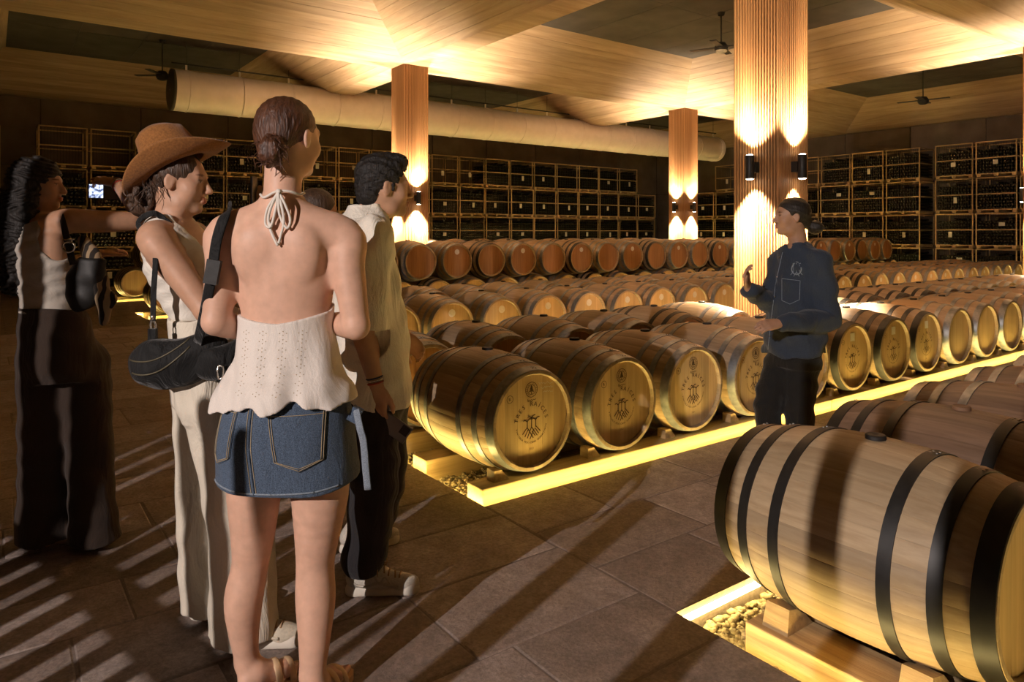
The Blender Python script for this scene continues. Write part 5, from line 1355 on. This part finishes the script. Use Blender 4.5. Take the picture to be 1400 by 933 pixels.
for i, (o_, mt) in enumerate(((.006, 'red_thread'), (-.002, 'silver'), (-.010, 'blue_thread'))):
    ax = (wrN-elN)/np.linalg.norm(wrN-elN); u_ = np.cross(ax, V3(0, 1, 0)); u_ /= np.linalg.norm(u_); v_ = np.cross(ax, u_); c = wrN+ax*(-.012-.010*i)
    mb = MB(); mb.tube([c+(u_*math.cos(a)+v_*math.sin(a))*.0315 for a in np.linspace(0, 2*PI, 24, endpoint=False)], .0036, 6, True); mb.build('bracelet', mt, Cp.root, True)
# phone held at the side
ph = empty('smartphone', Cp.root.location, -YAW); tag(ph, 'grey smartphone in a clear case held low at the side of the linen-shirted person', 'phone')
Mp = Matrix.Translation(Vector(px(536, 582, -.155))) @ Matrix.Rotation(.62, 4, 'Y') @ Matrix.Rotation(.12, 4, 'X')
mb = MB(); mb.box(-.075, .075, -.004, .004, -.037, .037, Mp); o = mb.build('phone_body', 'phone_body', ph); bv = o.modifiers.new('bevel', 'BEVEL'); bv.width = .003; bv.segments = 2
mb = MB(); mb.box(.034, .068, -.0065, -.0038, -.004, .032, Mp); mb.build('camera_plate', 'phone_black', ph)
for (a, b) in ((.044, .023), (.044, .007), (.059, .015)):
    mb = MB(); mb.lathe([(-.0085, .0058), (-.006, .0065)], 12, 'Y', Mp @ Matrix.Translation((a, 0, b))); mb.build('camera_lens', 'silver', ph, True)
# ------------------------------------------------------------------ the person photographing with a raised phone
Dp = Person(92, 745, 'person with long black hair in grey tank and dark flared trousers, raising a phone')
px = Dp.px; YD = -.62
HD = HeadFrame(px(54, 254, .02), -1.36, .0, 0, .98)
S1 = Solid((-.38, -.30, 0), (.52, .62, 1.80), .006)
nb = px(52, 300, .0)
S1.loft([(1.505, -.13, 0, .062, .056), (1.465, -.128, 0, .11, .07), (1.42, -.12, 0, .165, .085), (1.35, -.115, 0, .165, .098), (1.25, -.10, 0, .148, .100), (1.13, -.085, 0, .138, .098), (1.05, -.07, 0, .155, .108), (.95, -.055, 0, .178, .122), (.85, -.045, 0, .18, .122), (.78, -.04, 0, .16, .10)], 0, YD)
add_head(S1, HD, V3(-.13, 0, 1.46), .054)
sr = V3(math.cos(YD), math.sin(YD), 0)
shR = px(88, 303, -.07); elR = px(200, 303, .12); wrR = px(160, 250, .30)
S1.chain([(V3(-.10, -.02, 1.43), .055), (shR, .056), (shR+(elR-shR)*.4, .052), (elR, .040)], .03); S1.chain([(elR, .040), (elR+(wrR-elR)*.3, .040), (wrR, .027)], .012)
add_hand(S1, wrR, px(122, 244, .30)-wrR, (.1, -.5, 1), 1, (.15, .35, .5, .6), .7, 1.0)
shL = V3(-.12, 0, 1.41)-sr*.165; elL = shL+V3(-.02, .16, -.16); wrL = elL+V3(.16, .18, .06)
S1.chain([(shL, .055), (elL, .04), (wrL, .027)], .02); add_hand(S1, wrL, wrL-elL, (0, 0, 1), 1, (.4, .4, .4, .5))
S1.chain([(px(60, 500, 0), .10), (px(60, 610, 0), .07), (px(62, 735, 0), .036)], .02); S1.chain([(px(112, 500, .05), .10), (px(122, 610, .03), .07), (px(128, 735, -.02), .036)], .02)
add_foot(S1, px(62, 735, 0), px(62, 746, -.02)*V3(1, 1, 0)+V3(0, 0, .03), px(75, 730, .18)*V3(1, 1, 0)+V3(0, 0, .03)); add_foot(S1, px(128, 735, -.02), px(126, 748, -.05)*V3(1, 1, 0)+V3(0, 0, .03), px(140, 730, .15)*V3(1, 1, 0)+V3(0, 0, .03))
Dp.put(S1, 'body', 'skin_tan', 2, lambda P_: head_tint(HD, P_))
for a, b in ((px(62, 746, -.03), px(75, 730, .19)), (px(126, 748, -.06), px(140, 730, .16))): sandal(Dp.root, a*V3(1, 1, 0), b*V3(1, 1, 0))
H4 = Solid.around(HD.c+V3(-.03, 0, -.18), (.24, .22, .36), .006); g = HD
H4.ell(g(0, -.02, .045), (.090, .108, .092), 0, HD.R); H4.ell(g(0, .078, -.050), (.095, .066, .092), .012, HD.R, 's')
H4.chain([(g(0, -.05, .0), .085), (g(.02, -.085, -.12), .085), (g(.03, -.10, -.26), .085), (g(.02, -.10, -.40), .070), (g(.02, -.10, -.47), .045)], .03); H4.chain([(g(.06, -.015, .0), .040), (g(.075, -.02, -.12), .042), (g(.07, -.05, -.26), .04), (g(.06, -.06, -.38), .02)], .02)
rg = random.Random(5)
for k in range(20):
    x = rg.uniform(-.08, .10); H4.chain([(g(x, -.10+rg.uniform(-.05, .04), -.30), .016), (g(x+rg.uniform(-.02, .02), -.10+rg.uniform(-.06, .06), -.42), .014), (g(x+rg.uniform(-.03, .03), -.10+rg.uniform(-.07, .07), -.50+rg.uniform(0, .04)), .006)], .008)
H4.displace(lambda X, Y, Z: .005*np.sin(70*X+18*np.sin(22*Z)+40*Y)+.003*np.sin(150*X+60*Y+12*np.sin(30*Z))); Dp.put(H4, 'hair', 'hair_black', 1)
T4 = Solid((-.36, -.24, 1.02), (.16, .24, 1.52), .005)
T4.loft([(1.49, -.13, 0, .10, .068), (1.43, -.12, 0, .170, .092), (1.35, -.115, 0, .172, .106), (1.25, -.10, 0, .156, .108), (1.13, -.085, 0, .148, .108), (1.06, -.072, 0, .163, .118)], 0, YD)
for s_ in (-1, 1): T4.ell(V3(-.11, 0, 1.42)+sr*s_*.175, (.075, .095, .125), .006, rotz(YD), 's')
T4.ell((-.13, .0, 1.52), (.085, .12, .10), .01, None, 's'); T4.clip(lambda X, Y, Z: 1.066-Z, .003); T4.displace(lambda X, Y, Z: .003*np.sin(64*Z+12*X+2*np.sin(14*X))+.002*np.sin(110*Z-30*X)); Dp.put(T4, 'tank_top', 'tank_grey', 1)
P4 = Solid((-.34, -.26, .02), (.30, .30, 1.10), .006)
P4.loft([(1.08, -.072, 0, .163, .116), (1.0, -.06, 0, .182, .132), (.90, -.05, 0, .196, .142), (.82, -.04, 0, .196, .14), (.76, -.035, 0, .17, .12)], 0, YD)
P4.chain([(px(60, 500, 0), .112), (px(61, 600, 0), .098), (px(60, 680, 0), .098), (px(61, 742, -.01), .116)], .03); P4.chain([(px(112, 500, .04), .112), (px(122, 600, .03), .092), (px(126, 680, .0), .094), (px(130, 742, -.02), .108)], .03)
P4.clip(lambda X, Y, Z: .035-Z); P4.displace(folds([(24, 20, 6, .004), (12, 10, 44, .003)], 9)); Dp.put(P4, 'flared_trousers', 'trouser_brown', 1)
ax = (wrR-elR)/np.linalg.norm(wrR-elR); u_ = np.cross(ax, V3(0, 1, 0)); u_ /= np.linalg.norm(u_); v_ = np.cross(ax, u_)
for i, mt in ((0, 'thread_tan'), (1, 'red_thread')):
    mb = MB(); c = wrR-ax*(.016+.014*i); mb.tube([c+(u_*math.cos(a)+v_*math.sin(a))*.030 for a in np.linspace(0, 2*PI, 24, endpoint=False)], .0045, 6, True); mb.build('bracelet', mt, Dp.root, True)
ph = empty('smartphone', Dp.root.location, -YAW); tag(ph, 'black smartphone with a bright lit screen held up in a raised hand', 'phone')
pc = px(143, 262, .33); Mp = Matrix.Translation(Vector(pc)) @ Matrix.Rotation(.75, 4, 'Z')
mb = MB(); mb.box(-.075, .075, -.005, .005, -.037, .037, Mp); mb.build('phone_body', 'phone_black', ph)
mb = MB(); mb.box(-.070, -.008, -.0062, -.005, -.033, .033, Mp); mb.build('lit_screen', 'phone_screen', ph)
# leather bag and scarf at that person's hip
bg = empty('shoulder_bag', Dp.root.location, -YAW); tag(bg, 'black leather shoulder bag with a silver ring under the raised arm', 'bag')
c0 = px(118, 382, -.13); G = Solid.around(c0, (.16, .12, .20))
G.ell(c0, (.078, .040, .150), 0, roty(.30)); G.clip(lambda X, Y, Z: Z-(c0[2]+.09), .02); G.displace(folds([(40, 20, 30, .003), (20, 8, 60, .003)], 2)); obj('bag_body', G.mesh('bag_body', 1), 'leather_black', bg)
mb = MB(); mb.tube(bez([px(100, 362, -.17), px(94, 338, -.17), px(88, 312, -.155), px(84, 296, -.11), px(80, 292, -.06)], 8), .01, 8, flat=(.032, .006, (0, 1, .1))); mb.build('strap', 'leather_black', bg, True)
rc = px(94, 338, -.180); mb = MB(); mb.tube([rc+V3(.026*math.cos(a), 0, .022*math.sin(a)) for a in np.linspace(0, 2*PI, 24, endpoint=False)], .0042, 6, True); mb.tube([rc+V3(-.024, 0, .030), rc+V3(.024, 0, .034)], .004, 6); mb.build('ring', 'silver', bg, True)
def scarf_mat():
    m, t, b = nt('scarf'); v = coords(t, (1, 1, 1)); wv = N(t, 'ShaderNodeTexWave', i_Scale=9., i_Distortion=6.); t.links.new(v, wv.inputs['Vector'])
    t.links.new(ramp(t, [(.45, (.02, .014, .010)), (.6, (.30, .21, .12))], wv.outputs[0]).outputs[0], b.inputs['Base Color']); b.inputs['Roughness'].default_value = .9
scarf_mat()
G = Solid.around(px(130, 385, -.12), (.16, .12, .26))
G.chain([(px(112, 330, -.10), .018), (px(126, 350, -.12), .032), (px(138, 385, -.13), .034), (px(144, 410, -.13), .036), (px(140, 440, -.13), .012)], .02, (V3(0, 1, 0), 1.6)); G.displace(folds([(60, 10, 20, .004), (30, 0, -14, .004)], 6))
o = obj('scarf', G.mesh('scarf', 1), 'scarf'); o.location = Dp.root.location; o.rotation_euler = (0, 0, -YAW); tag(o, 'dark patterned scarf draped over the black leather bag', 'scarf')

# ------------------------------------------------------------------ the guide in the denim shirt
Ep = Person(1083, 647, 'person in dark denim shirt with hair in a bun, gesturing beside the barrel rows')
px = Ep.px; YE = 1.95
HE = HeadFrame(px(1081, 297, .0), 1.60, .03, 0, .93)
S1 = Solid((-.40, -.42, 0), (.34, .30, 1.64), .0055)
nb = px(1092, 337, .0)
te = [(1.345, .03, 0, .055, .055), (1.315, .04, 0, .11, .07), (1.27, .045, 0, .155, .085), (1.20, .045, 0, .16, .098), (1.08, .035, 0, .145, .098), (.97, .02, 0, .14, .098), (.85, .01, 0, .165, .112), (.74, .01, 0, .168, .11)]
S1.loft(te, 0, YE); add_head(S1, HE, nb, .05)
se = V3(math.cos(YE), math.sin(YE), 0); fe = V3(-math.sin(YE), math.cos(YE), 0)
shL = V3(.045, 0, 1.262)-se*.15; elL = px(1134, 437, -.16); wrL = px(1066, 442, -.30)
shR = V3(.045, 0, 1.262)+se*.15; elR = px(1052, 414, .08); wrR = px(1023, 394, -.10)
S1.chain([(shL, .05), (elL, .038), (wrL, .025)], .02); S1.chain([(shR, .05), (elR, .038), (wrR, .025)], .02)
add_hand(S1, wrL, px(1034, 448, -.34)-wrL, (.1, -.6, .8), 1, (.2, .22, .3, .35), .5, .95, .05, .005)
add_hand(S1, wrR, px(1017, 360, -.12)-wrR, (-.75, .55, .1), 1, (.5, .42, .35, .25), .85, .98, .10, .005)
S1.chain([(px(1070, 500, .05), .085), (px(1050, 552, -.01), .055), (px(1056, 632, .03), .036)], .02); S1.chain([(px(1095, 500, -.05), .085), (px(1092, 560, -.07), .055), (px(1095, 636, -.06), .036)], .02)
Ep.put(S1, 'body', 'skin_tan', 2, lambda P_: head_tint(HE, P_))
H5 = Solid.around(HE.c+V3(.05, 0, 0), (.20, .16, .18)); g = HE
H5.ell(g(0, -.022, .034), (.081, .098, .088), 0, HE.R); H5.ell(g(0, .066, -.040), (.09, .068, .094), .012, HE.R, 's')
for sx_ in (-1, 1): H5.ell(g(sx_*.088, .006, -.026), (.026, .028, .044), .01, HE.R, 's')
H5.ell(g(0, -.085, -.030), (.040, .040, .040), .03, HE.R); H5.ell(g(0, -.160, -.060), (.044, .046, .042), .012, HE.R); H5.ell(g(0, -.12, -.05), (.022, .03, .022), .012, HE.R)
H5.displace(lambda X, Y, Z: .0012*np.sin(200*Z+60*X)); hb = Ep.put(H5, 'hair', 'hair_dark', 1)
mb = MB(); rg = random.Random(8); bc = g(0, -.160, -.060)
for k in range(22):
    a = rg.uniform(0, 6.28); s0 = bc+V3(.036*math.cos(a), rg.uniform(-.02, .02), .034*math.sin(a)); e = s0+V3(rg.uniform(.0, .05), rg.uniform(-.02, .02), rg.uniform(-.04, .04)); mb.tube(bez([s0, (s0+e)/2+V3(0, 0, .012), e], 4), .0012, 4)
mb.build('loose_strands', 'hair_dark', hb, True)
T5 = Solid((-.34, -.34, .64), (.34, .30, 1.40), .005)
T5.loft([(1.352, .032, 0, .068, .066), (1.32, .04, 0, .118, .080), (1.27, .045, 0, .163, .096), (1.20, .046, 0, .172, .110), (1.08, .036, 0, .168, .116), (.97, .022, 0, .170, .120), (.85, .012, 0, .186, .136), (.705, .008, 0, .192, .140)], 0, YE)
T5.chain([(shL, .062), (shL+(elL-shL)*.6, .062), (elL, .056), (elL+(wrL-elL)*.5, .054), (elL+(wrL-elL)*.92, .045)], .025); T5.chain([(shR, .062), (shR+(elR-shR)*.6, .058), (elR, .052), (elR+(wrR-elR)*.9, .043)], .025)
T5.ell(nb+fe*.055+V3(0, 0, .05), (.038, .038, .085), .01, None, 's'); T5.clip(lambda X, Y, Z: .712+.02*np.sin(9*X)-Z, .003)
T5.displace(folds([(24, 16, 20, .005), (40, -18, 30, .004), (14, 26, -50, .0035)], 12)); sh5 = Ep.put(T5, 'denim_shirt', 'denim_dark', 1)
cl = [nb+V3(.055, -.01, .022), nb+V3(.030, -.056, .012), nb+V3(-.012, -.062, -.014), nb+V3(-.046, -.040, -.060)]
mb = MB(); mb.tube(bez(cl, 8), .01, 10, flat=(.052, .007, lambda i, p: (Vector((p[0], p[1], 0))-Vector((nb[0], nb[1], -.08))))); mb.build('collar', 'denim_dark', sh5, True)
def e_on(u, v, off=.001): 
    p = px(u, v, -.6); q = px(u, v, .3); return T5.hit(p, q-p, 1., off)
def e_line(pts, r, mat, name, n=8):
    q = []
    for (u0, v0), (u1, v1) in zip(pts, pts[1:]):
        for t in np.linspace(0, 1, n):
            p = e_on(u0+(u1-u0)*t, v0+(v1-v0)*t)
            if p is not None: q.append(p)
    if len(q) > 2: mb = MB(); mb.tube(q, r, 5); mb.build(name, mat, sh5, True)
e_line([(1070, 345), (1060, 390), (1054, 440), (1050, 478)], .0022, 'denim_light', 'placket')
e_line([(1069, 381), (1094, 384), (1093, 410), (1080, 416), (1069, 411), (1069, 381)], .0016, 'denim_light', 'chest_pocket')
mb = MB()
for i in range(5):
    p = e_on(1066-i*3.4, 352+i*27, .002)
    if p is not None: mb.lathe([(-.002, .006), (.002, .005)], 10, 'Y', Matrix.Translation(Vector(p)), True)
mb.build('buttons', 'silver', sh5, True)
# embroidered emblem on the chest
q = []
for a in np.linspace(-.3, 4.2, 18):
    p = e_on(1089+6.5*math.cos(a), 368+7.5*math.sin(a), .001)
    if p is not None: q.append(p)
mb = MB(); mb.tube(q, .0038, 5)
for (pa, pb) in (((1085, 362), (1085, 371)), ((1089, 360), (1089, 372)), ((1093, 362), (1093, 371)), ((1084, 361), (1087, 360)), ((1088, 358), (1092, 359)), ((1092, 361), (1095, 360)), ((1085, 371), (1081, 376)), ((1089, 372), (1085, 378)), ((1089, 372), (1093, 378)), ((1093, 371), (1097, 376))):
    a, b = e_on(*pa), e_on(*pb)
    if a is not None and b is not None: mb.tube([a, b], .0022, 5)
mb.build('emblem', 'denim_light', sh5, True)
P5 = Solid((-.34, -.26, .05), (.26, .26, .84), .006)
P5.loft([(.80, .01, 0, .175, .122), (.72, .012, 0, .178, .122), (.64, .01, 0, .165, .118)], 0, YE)
P5.chain([(px(1068, 500, .05), .094), (px(1050, 550, -.01), .076), (px(1053, 595, .01), .066), (px(1056, 632, .03), .055)], .025); P5.chain([(px(1095, 500, -.05), .100), (px(1093, 560, -.07), .080), (px(1094, 600, -.065), .070), (px(1095, 632, -.06), .058)], .025)
P5.clip(lambda X, Y, Z: .08-Z); P5.displace(folds([(14, 16, 44, .004), (20, 10, 70, .0025)], 13)); Ep.put(P5, 'trousers', 'trouser_black', 1)
for c, d in ((px(1056, 640, .03), V3(-.22, -.05, 0)), (px(1095, 645, -.06), V3(-.20, -.12, 0))):
    h = c*V3(1, 1, 0)-d*.2; sneaker(Ep.root, h, h+d*1.05, ('leather_black', 'leather_black', 'leather_black'), lace=False)
# ------------------------------------------------------------------ the visitor hidden behind the halter top
Fp = Person(432, 701, 'person mostly hidden behind the halter-top wearer, brown hair, holding up a dark phone')
px = Fp.px; HF = HeadFrame(px(436, 292, .0), -.9, .0, 0, .98)
S1 = Solid((-.42, -.25, 0), (.26, .30, 1.66), .007); sx0 = px(436, 330, 0)[0]
S1.loft([(1.40, sx0, 0, .06, .055), (1.36, sx0, 0, .12, .07), (1.31, sx0, 0, .165, .09), (1.2, sx0, 0, .15, .1), (1.05, sx0, 0, .135, .095), (.92, sx0, 0, .165, .11), (.8, sx0, 0, .17, .11)], 0, -.4); add_head(S1, HF, px(434, 338, 0), .054)
el = px(372, 345, .06); wr = px(352, 288, .02); S1.chain([(V3(sx0-.14, 0, 1.30), .05), (el, .04), (wr, .026)], .02); add_hand(S1, wr, V3(-.02, 0, 1), (.2, -1, 0), 1, (.5, .5, .5, .5), .5)
S1.chain([(V3(sx0+.15, 0, 1.30), .05), (V3(sx0+.18, .05, 1.03), .04), (V3(sx0+.1, .2, .95), .026)], .02)
for s_ in (-1, 1): S1.chain([(V3(sx0+s_*.09, 0, .85), .10), (V3(sx0+s_*.09, 0, .47), .06), (V3(sx0+s_*.09, .02, .09), .038)], .02); add_foot(S1, V3(sx0+s_*.09, .02, .09), V3(sx0+s_*.09, -.02, .005), V3(sx0+s_*.12, .2, .005))
Fp.put(S1, 'body', 'skin_warm', 1, lambda P_: head_tint(HF, P_))
H6 = Solid.around(HF.c, (.16, .16, .18), .006); g = HF; H6.ell(g(0, -.018, .045), (.084, .10, .085), 0, HF.R); H6.ell(g(0, .068, -.045), (.09, .062, .092), .012, HF.R, 's'); Fp.put(H6, 'hair', 'hair_brown', 1)
T6 = Solid((-.40, -.22, .45), (.26, .22, 1.40), .007); T6.loft([(1.37, sx0, 0, .12, .078), (1.31, sx0, 0, .172, .098), (1.2, sx0, 0, .158, .108), (1.05, sx0, 0, .15, .105), (.92, sx0, 0, .18, .125), (.5, sx0, 0, .23, .17)], 0, -.4); Fp.put(T6, 'dress', 'trouser_brown', 1)
ph = empty('smartphone', Fp.root.location, -YAW); tag(ph, 'dark smartphone held upright beside the low auburn bun', 'phone')
mb = MB(); mb.box(-.006, .006, -.035, .035, -.070, .075, Matrix.Translation(Vector(px(347, 262, -.01)))); mb.build('phone_body', 'phone_black', ph)
